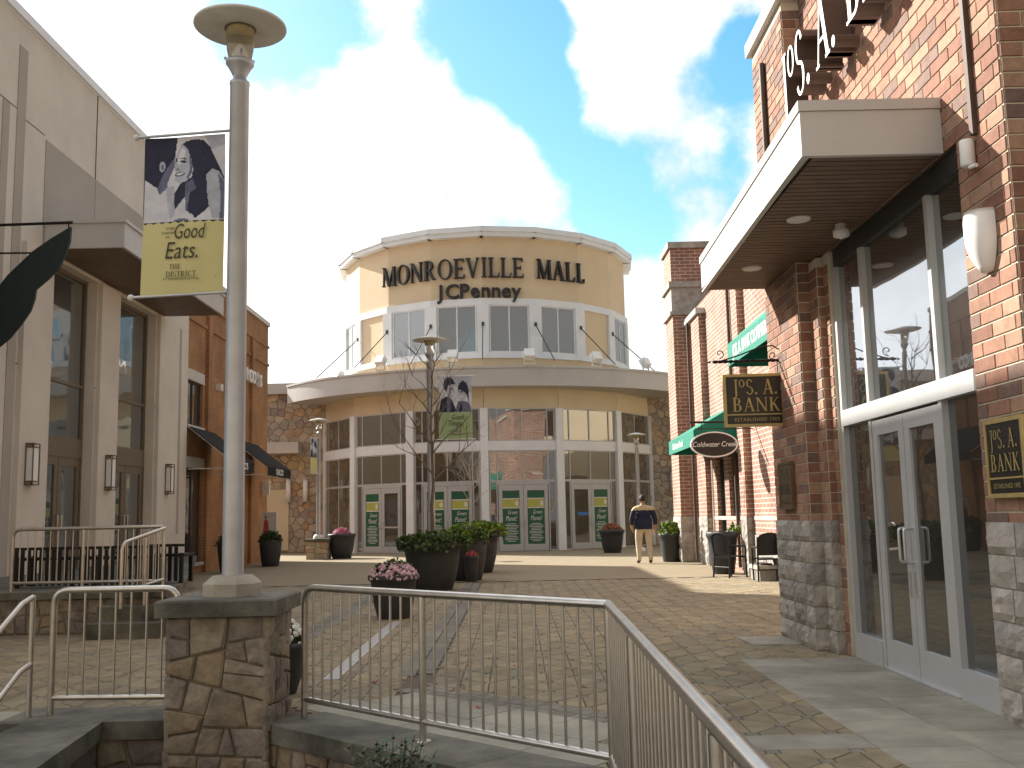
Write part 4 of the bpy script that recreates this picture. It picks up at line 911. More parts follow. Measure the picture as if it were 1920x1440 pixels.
add_bricks(frame((WX, 9.86, 0), (0, -1, 0)), .14, 0, 3.8, 12)
emit('brick', rs, bprotos, items, 300, 'bricks')
# rough ashlar base
def ashlar(parent, M, w, h, rows, cols, seed, proud=.035, name='stone_block', brk=True):
    rg = random.Random(seed); rh = h/rows
    for r_ in range(rows):
        x = 0; c = 0
        while x < w-.02:
            L_ = w/cols*(rg.uniform(.75, 1.3) if brk else 1); x1 = min(w, x+L_)
            if w-x1 < .12: x1 = w
            nu, nw = max(3, int((x1-x)/.07)), 4; vs = []; fs = []
            for j in range(nw+1):
                for i in range(nu+1):
                    u, v = x+.004+(x1-x-.008)*i/nu, r_*rh+.004+(rh-.008)*j/nw; edge = i in (0, nu) or j in (0, nw)
                    d = -.004 if edge else proud*(.45+.9*noise.noise(Vector((u*9+seed, v*11, r_*3.1+c))))
                    vs.append((u, -max(d, -.004), v))
            for j in range(nw):
                for i in range(nu): fs.append((j*(nu+1)+i, j*(nu+1)+i+1, (j+1)*(nu+1)+i+1, (j+1)*(nu+1)+i))
            MB(M).add(vs, fs).build(name, 'ashlar%d' % rg.randrange(3), parent); x = x1; c += 1
ashlar(rs, frame((WX-.02, 6.76, 0), (0, -1, 0)), .70, SB, 6, 2, 3); ashlar(rs, frame((WX-.02, 6.06, 0), (1, 0, 0)), 1.6, SB, 6, 4, 4)
ashlar(rs, frame((PXF-.02, 11.42, 0), (0, -1, 0)), 1.32, SB, 6, 2.4, 5); ashlar(rs, frame((PXF-.02, 10.10, 0), (1, 0, 0)), .215, SB, 6, 1, 6, .02); ashlar(rs, frame((3.03, 10.10, 0), (0, -1, 0)), .26, SB, 6, 1, 7); ashlar(rs, frame((3.03, 9.84, 0), (1, 0, 0)), .11, SB, 6, 1, 8, .015)
ashlar(rs, frame((WX+.1, 11.42, 0), (-1, 0, 0)), .1, SB, 6, 1, 9)
MB().prism([(2.86, 10.05), (9, 10.05), (9, 11.47), (2.86, 11.47)], 6.701, 6.86).build('pier_cap', 'fascia_metal', rs); MB().box(3.05, 9.05, 6.02, 11.45, ZT+.001, ZT+.15).build('coping', 'fascia_metal', rs)
MB().tube([(PXF-.04, 10.85, 4.3), (PXF-.04, 10.85, 6.35)], .035, 8).build('downspout', 'letter_side', rs); MB().box(WX-.045, WX-.008, 6.42, 6.47, 3.80, ZT).build('conduit', 'letter_side', rs)
# shop front
sf = MB(); FX = 3.15; ys = [9.70, 8.92, 7.45, 6.78]
def vbar(y0, y1, z0, z1, x0=FX, x1=FX+.12): sf.box(x0, x1, y0, y1, z0, z1)
vbar(9.64, 9.72, 0, 3.86); vbar(6.76, 6.82, 0, 3.86); vbar(8.90, 8.96, 0, 3.86); vbar(7.41, 7.47, 0, 3.86)
sfo = sf.build('shopfront_mullion', 'alu_paint', rs)
MB().box(FX-.02, FX+.10, 6.82, 9.64, 2.14, 2.29).build('transom_bar', 'alu_paint', rs); MB().box(FX-.001, FX+.12, 6.82, 9.64, 3.70, 3.86).build('head_bar', 'dark_frame', rs)
MB().box(FX-.015, FX+.10, 8.96, 9.64, 0, .22).build('kick_plate', 'alu_paint', rs); MB().box(FX-.015, FX+.10, 6.82, 7.41, 0, .22).build('kick_plate', 'alu_paint', rs)
for a, b in ((8.96, 9.64), (7.47, 8.90), (6.82, 7.41)): MB().box(FX+.05, FX+.06, a, b, 2.29, 3.70).build('pane', 'glass_transom', rs)
for a, b in ((8.96, 9.64), (6.82, 7.41)): MB().box(FX+.05, FX+.06, a, b, .22, 2.14).build('pane', 'glass_store', rs)
for k, (a, b) in enumerate(((7.48, 8.18), (8.19, 8.89))):
    d = MB(); d.box(FX+.005, FX+.055, a, a+.11, .012, 2.12); d.box(FX+.005, FX+.055, b-.11, b, .012, 2.12); d.box(FX+.005, FX+.055, a+.11, b-.11, .012, .26); d.box(FX+.005, FX+.055, a+.11, b-.11, 1.99, 2.12)
    do = d.build('door', 'alu_paint', rs); MB().box(FX+.025, FX+.035, a+.11, b-.11, .26, 1.99).build('pane', 'glass_store', do)
    yh = b-.05 if k == 0 else a+.05
    MB().tube(bend([(FX+.005, yh, .93), (FX-.07, yh, .93), (FX-.07, yh, 1.20), (FX+.005, yh, 1.20)], .03), .012, 8).build('handle', 'alu', do)
    MB().box(FX-.003, FX+.005, yh-.02, yh+.02, .66, .86).build('lock_plate', 'alu', do)
MB().box(FX-.03, FX+.1, 7.42, 8.95, .001, .016).build('threshold', 'alu', rs)
# canopy
CX0, CY0, CY1, CZ0, CZ1 = 2.10, 6.95, 11.42, 3.86, 4.27
c_ = MB(); c_.prism([(CX0, CY0), (WX-.012, CY0), (WX-.012, CY1-.03), (CX0+.10, CY1-.03)], CZ0+.03, CZ1-.08); c_.prism([(CX0-.012, CY0-.012), (WX-.012, CY0-.012), (WX-.012, CY1-.02), (CX0+.088, CY1-.02)], CZ1-.078, CZ1)
c_.prism([(CX0, CY0), (CX0+.045, CY0), (CX0+.145, CY1-.03), (CX0+.10, CY1-.03)], CZ0, CZ0+.0298); c_.box(CX0+.045, WX-.012, CY0, CY0+.045, CZ0, CZ0+.0298)
co = c_.build('canopy', 'fascia_metal', rs)
MB().box(CX0+.09, WX-.013, CY0+.046, CY1-.04, CZ0+.027, CZ0+.0299).build('soffit_gap', 'soffit_gap', co)
pk = MB().box(CX0+.10, WX-.02, -.0415, .0415, CZ0+.008, CZ0+.0265).mesh('soffit_plank', 'soffit')
for k in range(43): link('soffit_plank', pk, co, M=Matrix.Translation((0, CY0+.10+k*.1005, 0)))
for y in (8.55, 10.3):
    q = MB().lathe([(.001, CZ0-.004), (.085, CZ0-.006), (.10, CZ0-.004), (.105, CZ0+.008)], (2.52, y, 0), 20).build('downlight', 'lamp_white', co)
MB().lathe([(.05, CZ0+.01), (.05, CZ0-.03), (.075, CZ0-.045), (.07, CZ0-.10), (.001, CZ0-.125)], (2.95, 8.75, 0), 16).build('dome_camera', 'lamp_white', co)
# wall fittings
def half_dome():
    mb = MB(); n, mrows = 14, 12; x0 = WX-.012; yc, zt, zb = 6.41, 3.26, 2.86; vs = []
    for j in range(mrows+1):
        t = j/mrows; z = zt-(zt-zb)*t; r_ = .125*(1-.62*max(0, t-.3)**2.4/.425) if t > .15 else .125*(1-(.15-t)*.4)
        for i in range(n+1): a = math.pi*i/n; vs.append((x0-math.sin(a)*r_*1.15, yc+math.cos(a)*r_, z))
    fs = [(j*(n+1)+i, j*(n+1)+i+1, (j+1)*(n+1)+i+1, (j+1)*(n+1)+i) for j in range(mrows) for i in range(n)]+[tuple(range(n+1)), tuple(range(mrows*(n+1), (mrows+1)*(n+1)))]
    return mb.add(vs, fs, 0, True)
half_dome().build('wall_lamp', 'lamp_diffuser', rs)
MB().lathe([(.001, 3.78), (.045, 3.78), (.048, 3.77), (.048, 3.61), (.04, 3.60), (.001, 3.60)], (WX-.055, 6.50, 0), 16).build('wall_sensor', 'lamp_diffuser', rs); MB().tube([(WX-.06, 6.47, 3.585), (WX-.06, 6.38, 3.57)], .014, 8).build('sensor_arm', 'lamp_diffuser', rs)
# channel letters
ls = thing('letter_sign', 'white-faced deep letters JoS. A. BANK high on the near brick wall above the canopy', 'sign', (WX, 8.5, 5.3))
serif('letter', 'JoS. A. BANK', .64, frame((WX-.05, 9.98, 5.34), (0, -1, 0)), ['letter_white', 'letter_side'], ls, .22, sx=.80, gap=.03, align=-1, big={4: .5}, each=True)
# plaques
def plaque(o, u, w, h, label, frame_m, face_m, ink, bold=True):
    t = thing('wall_plaque', label, 'sign', o, 'framed shop plaques beside the entrance'); M = frame(o, u)
    fr = MB(M); b_ = .028
    fr.box(0, w, -.028, 0.016, 0, b_); fr.box(0, w, -.028, 0.016, h-b_, h); fr.box(0, b_, -.027, 0.016, b_, h-b_); fr.box(w-b_, w, -.027, 0.016, b_, h-b_); fr.box(b_, w-b_, -.024, -.012, h*.235, h*.235+.012)
    fr.build('frame', frame_m, t); MB(M).box(b_, w-b_, -.02, -.002, b_, h-b_).build('panel', face_m, t)
    serif('lettering', 'JoS. A.', h*.24, M @ Matrix.Translation((w*.5, -.021, h*.62)), [ink], t, .002, sx=.86, gap=.04, big={4: .5}); serif('lettering', 'BANK', h*.22, M @ Matrix.Translation((w*.5, -.021, h*.33)), [ink], t, .002, sx=1.0)
    text('lettering', 'ESTABLISHED 1905', h*.085, M @ Matrix.Translation((w*.5, -.023, h*.145)), ink, t)
plaque((WX-.028, 6.60, 1.41), (0, -1, 0), .50, .50, 'black and gold framed shop plaque right of the glass doors', 'sign_gold', 'sign_black', 'sign_gold')
plaque((PXF-.028, 11.06, 1.37), (0, -1, 0), .50, .50, 'bronze shop plaque on the brick pier left of the glass doors', 'sign_bronze', 'sign_bronze', 'sign_black')
# hanging sign on scroll bracket
hs = thing('hanging_sign', 'black gold-framed JoS. A. BANK sign hanging from a scrolled iron bracket', 'sign', (2.65, 11.0, 2.2))
Mh = frame((2.30, 10.98, 2.27), (1, -.05, 0)); w, h = .70, .575; b_ = .03
fr = MB(Mh); fr.box(0, w, -.03, .03, 0, b_); fr.box(0, w, -.03, .03, h-b_, h); fr.box(0, b_, -.029, .029, b_, h-b_); fr.box(w-b_, w, -.029, .029, b_, h-b_); fr.box(b_, w-b_, -.026, .026, .125, .140); fr.build('frame', 'sign_gold', hs)
MB(Mh).box(b_, w-b_, -.02, .02, b_, h-b_).build('panel', 'sign_black', hs)
serif('lettering', 'JoS. A.', .165, Mh @ Matrix.Translation((.35, -.021, .35)), ['sign_gold'], hs, .002, sx=.86, gap=.04, big={4: .5}); serif('lettering', 'BANK', .15, Mh @ Matrix.Translation((.35, -.021, .165)), ['sign_gold'], hs, .002)
text('lettering', 'ESTABLISHED 1905', .052, Mh @ Matrix.Translation((.35, -.023, .075)), 'sign_gold', hs, spacing=1.15)
ZB = 2.99
def twist(p0, p1, r_, n=40):
    p0, p1 = Vector(p0), Vector(p1); pts = []
    return [p0.lerp(p1, i/n)+Vector((0, math.cos(i*1.1)*r_, math.sin(i*1.1)*r_)) for i in range(n+1)]
br = MB(Mh); bz = ZB-2.27
br.tube(twist((-.10, 0, bz), (.70, 0, bz), .010), .011, 6); br.tube(twist((-.10, 0, bz), (.70, 0, bz), -.010), .011, 6)
br.tube([(.685, 0, bz-.12), (.685, 0, bz+.22)], .012, 8); br.tube([(-.12, 0, bz), (-.16, 0, bz)], [.018, .002], 8)
br.tube([(.0, 0, bz+.01), (.2, 0, bz+.07), (.42, 0, bz+.15), (.56, 0, bz+.165), (.65, 0, bz+.10), (.68, 0, bz-.0)], .008, 6)
def scroll(cx, cz, r_, s_, a0): return [(cx+math.cos(a0+s_*t*.33)*r_*(1-t/22), 0, cz+math.sin(a0+s_*t*.33)*r_*(1-t/22)) for t in range(20)]
br.tube(scroll(-.02, bz+.09, .055, 1, -1.6), .006, 6); br.tube(scroll(.56, bz+.055, .05, -1, -1.6), .006, 6); br.tube([(.685, 0, bz-.12), (.70, 0, bz-.16), (.67, 0, bz-.15)], .008, 6)
br.build('bracket', 'black_metal', hs)
for u_ in (.10, .60): MB(Mh).tube([(u_, 0, bz), (u_, 0, h)], .005, 6).build('chain', 'black_metal', hs)

# ---------------------------------------------------------------- second brick block (right, further)
r2_ = thing('far_brick_building', 'sunlit brick shop row with piers and green awnings beyond the canopy', 'building', (5.15, 22, 0))
BX2 = 5.15; M2b = frame((BX2, 28.4, 0), (0, -1, 0)); V = lambda y: 28.4-y
op = [(V(25.9), V(24.9), .1, 2.75), (V(24.4), V(22.7), SB, 2.75), (V(18.6), V(15.6), SB, 3.7)]
mb = MB(); rectwall(mb, M2b, 17.0, 7.0, op, .2); mb.add([(BX2, 11.4, 7), (BX2, 28.4, 7), (14, 28.4, 7), (14, 11.4, 7)], [(0, 1, 2, 3)]); mb.build('wall', 'brick_right_far', r2_)
for k, (a, b, c, d) in enumerate(op):
    y0, y1 = 28.4-b, 28.4-a; MB().box(BX2+.15, BX2+.16, y0, y1, c, d).build('pane', 'glass_store', r2_)
    fr = MB()
    for yy in (y0, (y0+y1)/2-.03, y1-.06): fr.box(BX2+.10, BX2+.149, yy, yy+.06, c, d)
    fr.box(BX2+.10, BX2+.148, y0+.06, y1-.06, d-.06, d); fr.box(BX2+.10, BX2+.148, y0+.06, y1-.06, c, c+.08); fr.build('window_frame', 'dark_frame', r2_)
for (y0, y1, x0, zt) in ((26.45, 27.6, 4.98, 6.6), (22.05, 22.6, 5.0, 7.0), (18.9, 19.4, 5.0, 7.0)):
    MB().box(x0, BX2+.01, y0, y1, SB, zt).build('pier', 'brick_right_far', r2_); MB().box(x0-.005, BX2+.009, y0-.001, y1+.001, 0, SB-.001).build('pier_base', 'stone_joint', r2_)
    ashlar(r2_, frame((x0-.01, y1, 0), (0, -1, 0)), y1-y0, SB, 4, 2, int(y0), .04); ashlar(r2_, frame((x0-.01, y0, 0), (1, 0, 0)), BX2-x0, SB, 4, 1, int(y0)+1, .03)
MB().box(4.62, 6.2, 28.4, 29.7, SB, 8.9).build('end_pier', 'brick_right_far', r2_); MB().box(4.63, 6.19, 28.41, 29.69, 0, SB-.001).build('pier_base', 'stone_joint', r2_)
ashlar(r2_, frame((4.60, 28.39, 0), (1, 0, 0)), .6, SB, 3, 1.6, 77, .05); ashlar(r2_, frame((4.60, 29.7, 0), (0, -1, 0)), 1.3, SB, 3, 2, 78, .05)
for z0, z1, o_ in ((7.05, 7.75, .02), (7.75, 7.92, .09), (8.9, 9.08, .07), (6.95, 7.05, .08)): MB().box(4.62-o_, 6.2, 28.4-o_, 29.7+o_, z0+.001, z1).build('stone_band', 'ashlar2', r2_)
MB().box(4.9, 5.3, 26.4, 28.39, 6.601, 6.75).build('coping', 'fascia_metal', r2_)
MB().box(BX2-.02, BX2+.0, 19.5, 22.0, 0, SB-.4).build('plinth', 'ashlar1', r2_)
for a, b in ((11.5, 15.5), (19.41, 22.04), (22.61, 26.44)): MB().box(BX2-.012, BX2+.001, a, b, SB-.09, SB).build('stone_course', 'ashlar2', r2_)
for yy, zt in ((27.9, 6.6), (23.4, 6.9)): MB().tube([(4.93 if yy > 27 else BX2-.05, yy, .1), (4.93 if yy > 27 else BX2-.05, yy, zt)], .04, 8).build('downspout', 'letter_side', r2_)
aw1 = awning(r2_, BX2, 1.05, 15.4, 19.0, 5.4, 4.50, 'awning_green', .42, -1, None); aw2 = awning(r2_, BX2, 1.05, 23.0, 26.7, 3.82, 3.22, 'awning_green', .35, -1, None)
text('awning_print', 'JOS. A. BANK CLOTHIERS', .30, frame((BX2-1.055, 17.2, 4.29), (0, -1, 0)), 'letter_white', aw1, sx=.78, bold=.008); text('awning_print', 'Coldwater Creek', .22, frame((BX2-1.055, 25.3, 3.03), (0, -1, 0)), 'letter_white', aw2, bold=.006)
for o, (y0, y1, zt, zb) in ((aw1, (15.45, 18.95, 5.3, 4.1)), (aw2, (23.05, 26.65, 3.75, 2.9))): MB().box(BX2-.02, BX2-.004, y0, y1, zb, zt).build('awning_back', 'awning_black', o)
MB().box(BX2-.13, BX2, 15.0, 15.2, 4.35, 4.75).build('wall_box', 'lamp_white', r2_)
ov = thing('oval_sign', 'black oval Coldwater Creek sign with white rim on an iron bracket', 'sign', (4.5, 21.4, 2.6))
Mo = frame((4.28, 21.6, 2.79), (1, .03, 0)); P90 = Matrix(((1, 0, 0, 0), (0, 0, 1, 0), (0, 1, 0, 0), (0, 0, 0, 1)))
MB(Mo @ P90).prism(ell(0, 0, .51, .275, 40), -.025, .025).build('rim', 'letter_white', ov); MB(Mo @ P90).prism(ell(0, 0, .475, .245, 40), -.031, .031).build('panel', 'sign_black', ov)
text('lettering', 'Coldwater Creek', .155, Mo @ Matrix.Translation((0, -.033, 0)), 'letter_white', ov, shear=.22, sx=.86)
MB(Mo).tube([(-.5, 0, .48), (.85, 0, .48)], .025, 8).build('bracket_bar', 'black_metal', ov); MB(Mo).tube([(-.4, 0, .34), (.85, 0, .33)], .012, 6).build('bracket_bar', 'black_metal', ov)
for u_ in (-.25, .25): MB(Mo).tube([(u_, 0, .2), (u_, 0, .48)], .008, 6).build('hanger', 'black_metal', ov)
# ---------------------------------------------------------------- mall entrance rotunda
ml = thing('mall_rotunda', 'round cream mall entrance with glass doors, wide canopy and letter-bearing drum', 'building', (-1.15, 48.1, 0))
MC = Vector((-1.15, 48.1, 0)); RF = 7.8; TH = 22.5
def rp(a, r_, z=0): return (MC.x+r_*math.sin(R(a)), MC.y-r_*math.cos(R(a)), z)
va = [TH*k for k in range(-3, 4)]
def panel_grid(M, u0, u1, z0, z1, splits, parent, matg, fm='alu_paint', bar=.045, dep=.07):
    """one glazed field: frame bars plus panes"""
    f = MB(M); f.box(u0, u1, -dep, 0, z0, z0+bar); f.box(u0, u1, -dep, 0, z1-bar, z1)
    us = [u0]+splits+[u1]
    for i, u in enumerate(us):
        a = u if i == 0 else (u-bar if i == len(us)-1 else u-bar/2); f.box(a, a+bar, -dep-.002, -.001, z0+bar, z1-bar)
    fo = f.build('window_frame', fm, parent)
    for i in range(len(us)-1): MB(M).box(us[i]+bar*.5, us[i+1]-bar*.5, -.04, -.03, z0+bar*.5, z1-bar*.5).build('pane', matg, fo)
for k in range(6):
    A, B = Vector(rp(va[k], RF)), Vector(rp(va[k+1], RF)); M = frame(A, B-A); W = (B-A).length; out = k in (0, 5)
    pw = .17
    sp = [W*.5] if out else [W*.16, W*.5, W*.84]
    panel_grid(M, pw, W-pw, 4.36, 5.68, sp, ml, 'glass_mall'); panel_grid(M, pw, W-pw, 2.76, 3.98, sp, ml, 'glass_mall')
    MB(M).box(0, W, -.10, .1, 3.981, 4.359).build('band', 'white_trim', ml)
    MB(M).box(0.02, W-.02, .15, .2, 0, 5.7).build('backing', 'interior', ml)
    if out: panel_grid(M, pw, W-pw, .0, 2.759, [W*.5], ml, 'glass_mall')
    else:
        s0, s1 = W*.16, W*.84
        for a, b in ((pw, s0), (s1, W-pw)): panel_grid(M, a, b, .0, 2.759, [], ml, 'glass_mall')
        f = MB(M); f.box(s0+.001, s1-.001, -.075, 0, 2.62, 2.758); f.build('door_head', 'alu_paint', ml)
        mid = (s0+s1)/2
        for j, (a, b) in enumerate(((s0+.03, mid-.006), (mid+.006, s1-.03))):
            d = MB(M); d.box(a, a+.14, -.07, -.01, .01, 2.61); d.box(b-.14, b, -.07, -.01, .01, 2.61); d.box(a+.14, b-.14, -.07, -.01, .01, .26); d.box(a+.14, b-.14, -.07, -.01, 2.40, 2.61)
            do = d.build('door', 'alu_paint', ml); MB(M).box(a+.14, b-.14, -.045, -.035, .26, 2.40).build('pane', 'glass_mall', do)
            hu = b-.06 if j == 0 else a+.06
            MB(M).tube(bend([(hu, -.07, .98), (hu, -.15, .98), (hu, -.15, 1.26), (hu, -.07, 1.26)], .03), .014, 6).build('handle', 'alu', do)
            if (k, j) in ((1, 0), (2, 0), (2, 1), (3, 0), (3, 1), (4, 1)):
                q = MB(M); q.box(a+.16, b-.16, -.054, -.046, .28, 2.38); po = q.build('poster', 'poster_green', do)
                pb = MB(M); pb.box(a+.161, b-.161, -.057, -.0545, 1.72, 2.04, 0); pb.box(a+.161, b-.161, -.0575, -.0545, 2.041, 2.08, 1); pb.box(a+.161, b-.161, -.0575, -.0545, 1.68, 1.719, 1)
                cxx = (a+b)/2
                pb.add([(q0, -.058, q1) for q0, q1 in ell(b-.27, 1.88, .07, .10, 12)], [tuple(range(12))], 1)
                for r_ in range(12):
                    hw = (.5*(b-a)-.2)*(.55+.4*abs(math.sin(r_*2.3))); pb.box(cxx-hw, cxx+hw, -.0572, -.0545, .38+r_*.062, .38+r_*.062+.02, 1)
                pb.build('poster_print', ['poster_yellow', 'poster_pale'], po, True)
                text('poster_print', 'Green', .22, M @ Matrix.Translation((cxx+.05, -.0585, 1.52)), 'poster_pale', po, shear=.3, sx=.7); text('poster_print', 'Planet!', .27, M @ Matrix.Translation((cxx, -.0585, 1.28)), 'poster_pale', po, shear=.25, sx=.62)
            if (k, j) == (4, 0): MB(M).box(a+.3, b-.15, -.052, -.046, 1.35, 1.48).build('poster', 'poster_blue', do)
            if j == 1 and k == 1: MB(M).box(a+.14, b-.14, -.06, -.0465, 1.0, 1.06).build('push_bar', 'alu', do)
    MB(M).box(0, W, -.06, .05, 5.681, 6.15).build('header', 'band_stucco', ml); MB(M).box(0, W, -.045, .05, 6.151, 6.9).build('header', 'band_stucco', ml)
for k, a in enumerate(va):
    q = Vector(rp(a, RF+.02)); M = frame(q, (math.cos(R(a)), math.sin(R(a)), 0)); MB(M).box(-.16, .16, -.13, .1, 0, 5.68).build('pilaster', 'white_trim', ml)
# canopy ring
KC = Vector((-.95, 50.5, 0)); KR = 11.0
def kp(a, r_, z): return (KC.x+r_*math.sin(R(a)), KC.y-r_*math.cos(R(a)), z)
an = [-54+108*i/36 for i in range(37)]
f = MB()
f.quadstrip([kp(a, KR, 6.47) for a in an], [kp(a, KR, 7.18) for a in an], smooth=True); f.quadstrip([kp(a, KR+.05, 7.181) for a in an], [kp(a, KR+.05, 7.26) for a in an], smooth=True)
f.quadstrip([kp(a, KR, 6.47) for a in an], [kp(a, KR-4.8, 6.47) for a in an]); f.quadstrip([kp(a, KR+.05, 7.26) for a in an], [kp(a, KR-5.5, 7.30) for a in an])
f.quadstrip([kp(a, KR+.05, 7.181) for a in an], [kp(a, KR-.01, 7.18) for a in an]); f.build('canopy', 'fascia_metal', ml)
# drum
DT = 18.8; RD = 6.7; da = [DT*k for k in range(-5, 6)]
body = MB(); trim = MB()
for k in range(len(da)-1):
    A, B = Vector(rp(da[k], RD)), Vector(rp(da[k+1], RD)); M = frame(A, B-A); W = (B-A).length
    MB(M).box(0, W, -.0, .3, 10.4, 13.0).build('drum_panel', 'tower_stucco', ml); MB(M).box(-.01, W+.01, .02, .3, 7.0, 7.9).build('drum_panel', 'tower_stucco', ml)
    MB(M).box(-.03, W+.03, -.10, .25, 10.12, 10.399).build('trim_band', 'white_trim', ml); MB(M).box(-.03, W+.03, -.12, .25, 7.88, 8.12).build('trim_band', 'white_trim', ml)
    MB(M).box(-.09, W+.09, -.32, .3, 13.001, 13.18).build('cornice', 'white_trim', ml); MB(M).box(-.11, W+.11, -.40, .3, 13.181, 13.40).build('cornice', 'white_trim', ml)
    if k in (2, 7): MB(M).box(.28, W-.28, -.02, .1, 8.121, 10.119).build('drum_panel', 'tower_stucco', ml)
    else: panel_grid(M, .26, W-.26, 8.121, 10.119, [W*.5], ml, 'glass_tower', 'white_trim', .05, .06)
    MB(M).box(0, W, .101, .2, 8.0, 10.0).build('backing', 'white_trim', ml)
for k, a in enumerate(da):
    q = Vector(rp(a, RD)); M = frame(q, (math.cos(R(a)), math.sin(R(a)), 0)); MB(M).box(-.25, .25, -.09, .2, 8.121, 10.119).build('pier', 'white_trim', ml)
    if abs(k-5) <= 3:
        MB(M).tube([(.0, -.09, 9.3), (.35*(k-5)/3, -1.9, 7.5)], .022, 6).build('stay_rod', 'dark_frame', ml); MB(M).box(-.05, .05, -.14, -.09, 9.22, 9.38).build('rod_bracket', 'dark_frame', ml)
MB().lathe([(RD-.3, 13.1), (.001, 13.2)], tuple(MC), 24).build('drum_roof', 'fascia_metal', ml)
# floodlights on the canopy
for i, a in enumerate((-58, -27.5, -7.5, 12, 31, 50)):
    q = Vector(rp(a, 8.9, 7.27)) if abs(a) < 55 else Vector(rp(a, 7.6, 7.27)); t = thing('floodlight', ['white floodlight on the canopy at the far left of the drum', 'white floodlight on the canopy behind the middle lamp post', 'white floodlight on the canopy just left of the centre window', 'white floodlight on the canopy below the stay right of centre', 'white floodlight on the canopy towards the right of the drum', 'white floodlight on the canopy at the far right of the drum'][i], 'floodlight', q, 'floodlights on the mall canopy')
    M = frame(q, (math.cos(R(a)), math.sin(R(a)), 0))
    hb = MB(M @ Matrix.Translation((0, 0, .42)) @ Matrix.Rotation(R(-30), 4, 'X')); hb.box(-.19, .19, -.12, .12, -.18, .18); hb.box(-.21, .21, .12, .15, -.20, .20); hb.build('housing', 'lamp_diffuser', t)
    MB(M @ Matrix.Translation((0, 0, .42)) @ Matrix.Rotation(R(-30), 4, 'X')).box(-.16, .16, .151, .156, -.15, .15).build('lens', 'fascia_metal', t)
    s_ = MB(M); s_.box(-.22, -.195, -.03, .03, .05, .45); s_.box(.195, .22, -.03, .03, .05, .45); s_.box(-.22, .22, -.05, .05, 0, .05); s_.build('yoke', 'lamp_white', t)
# raised lettering
def arc_sign(t, txt, size, z, a_mid, each_w, rr, gl=None, sx=1.0, mats=('letter_black', 'letter_black')):
    ws = [each_w(c) for c in txt]; tot = sum(ws); s_ = -tot/2
    for c, w in zip(txt, ws):
        sm = s_+w/2; a = a_mid+math.degrees(sm/rr); s_ += w
        if c == ' ': continue
        # the drum is faceted: push each letter just clear of its facet
        kf = math.floor(a/DT); off = a-(kf+.5)*DT; rface = RD*math.cos(R(DT/2))/math.cos(R(off))
        fa = (kf+.5)*DT
        q = Vector(rp(a, rface+.03, z)); M = frame(q, (math.cos(R(fa)), math.sin(R(fa)), 0))
        if gl: mb = MB(M); letter_mb(mb, c, -glyph(c)[1]*size*sx/2, size, .13, sx); mb.build('letter', mats[0], t)
        else: text('letter', c, size, M @ Matrix.Translation((0, -.07, 0)), mats[0], t, depth=.13, bold=.012)
s1 = thing('letter_sign', 'raised black serif letters MONROEVILLE MALL around the cream drum', 'sign', rp(0, RD, 11.4))
arc_sign(s1, 'MONROEVILLE MALL',   .84, 11.28, .2, lambda c: (glyph(c)[1]+.03)*.86*.865 if c != ' ' else .5, RD, True, .865)
s2 = thing('letter_sign', 'raised black rounded letters JCPenney below the mall name', 'sign', rp(0, RD, 10.7))
arc_sign(s2, 'JCPenney', 0.86, 10.70, -1.4, lambda c: {'J': .50, 'C': .62, 'P': .58, 'e': .5, 'n': .5, 'y': .5}[c]*.86, RD)
# stone wings
wg = thing('stone_wing', 'tan fieldstone wall wing left of the mall entrance', 'wall', (-11, 45, 0)); WS = ['wallstone%d' % i for i in (0, 1, 2, 3, 4, 0, 1)]
MB().box(-14, -8.0, 45.0, 47, 0, 6.98).build('core', 'wall_joint', wg); masonry(wg, [(frame((-12.2, 45.0, 0), (1, 0, 0)), 4.2, 6.98)], WS, .31, .011, .05, seed=71, aspect=1.25, rub=False)
MB().box(-14.2, -8.4, 44.6, 47, 6.981, 7.45).build('roof_band', 'fascia_metal', wg)
MB().box(-14, -9.35, 44.0, 44.93, 4.3, 4.78).build('ledge', 'fascia_metal', wg)
MB().box(-10.9, -9.95, 44.9, 44.94, .1, 2.75).build('door_panel', 'band_stucco', wg)
w2_ = thing('stone_wing', 'tan fieldstone wall wing right of the mall entrance', 'wall', (7.5, 45, 0))
MB().box(5.9, 12, 45.0, 47, 0, 6.9).build('core', 'wall_joint', w2_); masonry(w2_, [(frame((5.9, 45.0, 0), (1, 0, 0)), 2.6, 6.5)], WS, .31, .011, .05, seed=81, aspect=1.25, rub=False)
MB().box(7.1, 7.7, 44.86, 44.94, 4.2, 5.35).build('stone_niche', 'band_stucco', w2_); MB().box(7.0, 7.75, 44.8, 44.93, 5.351, 5.6).build('niche_cap', 'band_stucco', w2_)
for par, x in ((wg, -9.2), (wg, -9.95), (w2_, 7.0)):
    q = MB().lathe([(.001, 2.25), (.11, 2.25), (.11, 3.2), (.001, 3.2)], (x, 44.82, 0), 12).build('wall_lamp', 'lamp_diffuser', par); MB().lathe([(.12, 2.2), (.12, 2.3)], (x, 44.82, 0), 12).build('lamp_ring', 'fascia_metal', q); MB().lathe([(.12, 3.15), (.12, 3.25)], (x, 44.82, 0), 12).build('lamp_ring', 'fascia_metal', q)
mm = thing('mall_hall', 'low cream mall hall roof showing behind the stone wings', 'building', (0, 58, 0))
MB().box(-30, 30, 52, 80, 0, 7.2).build('wall', 'band_stucco', mm); MB().box(-30.1, 30.1, 51.9, 80.1, 7.201, 7.6).build('coping', 'fascia_metal', mm)

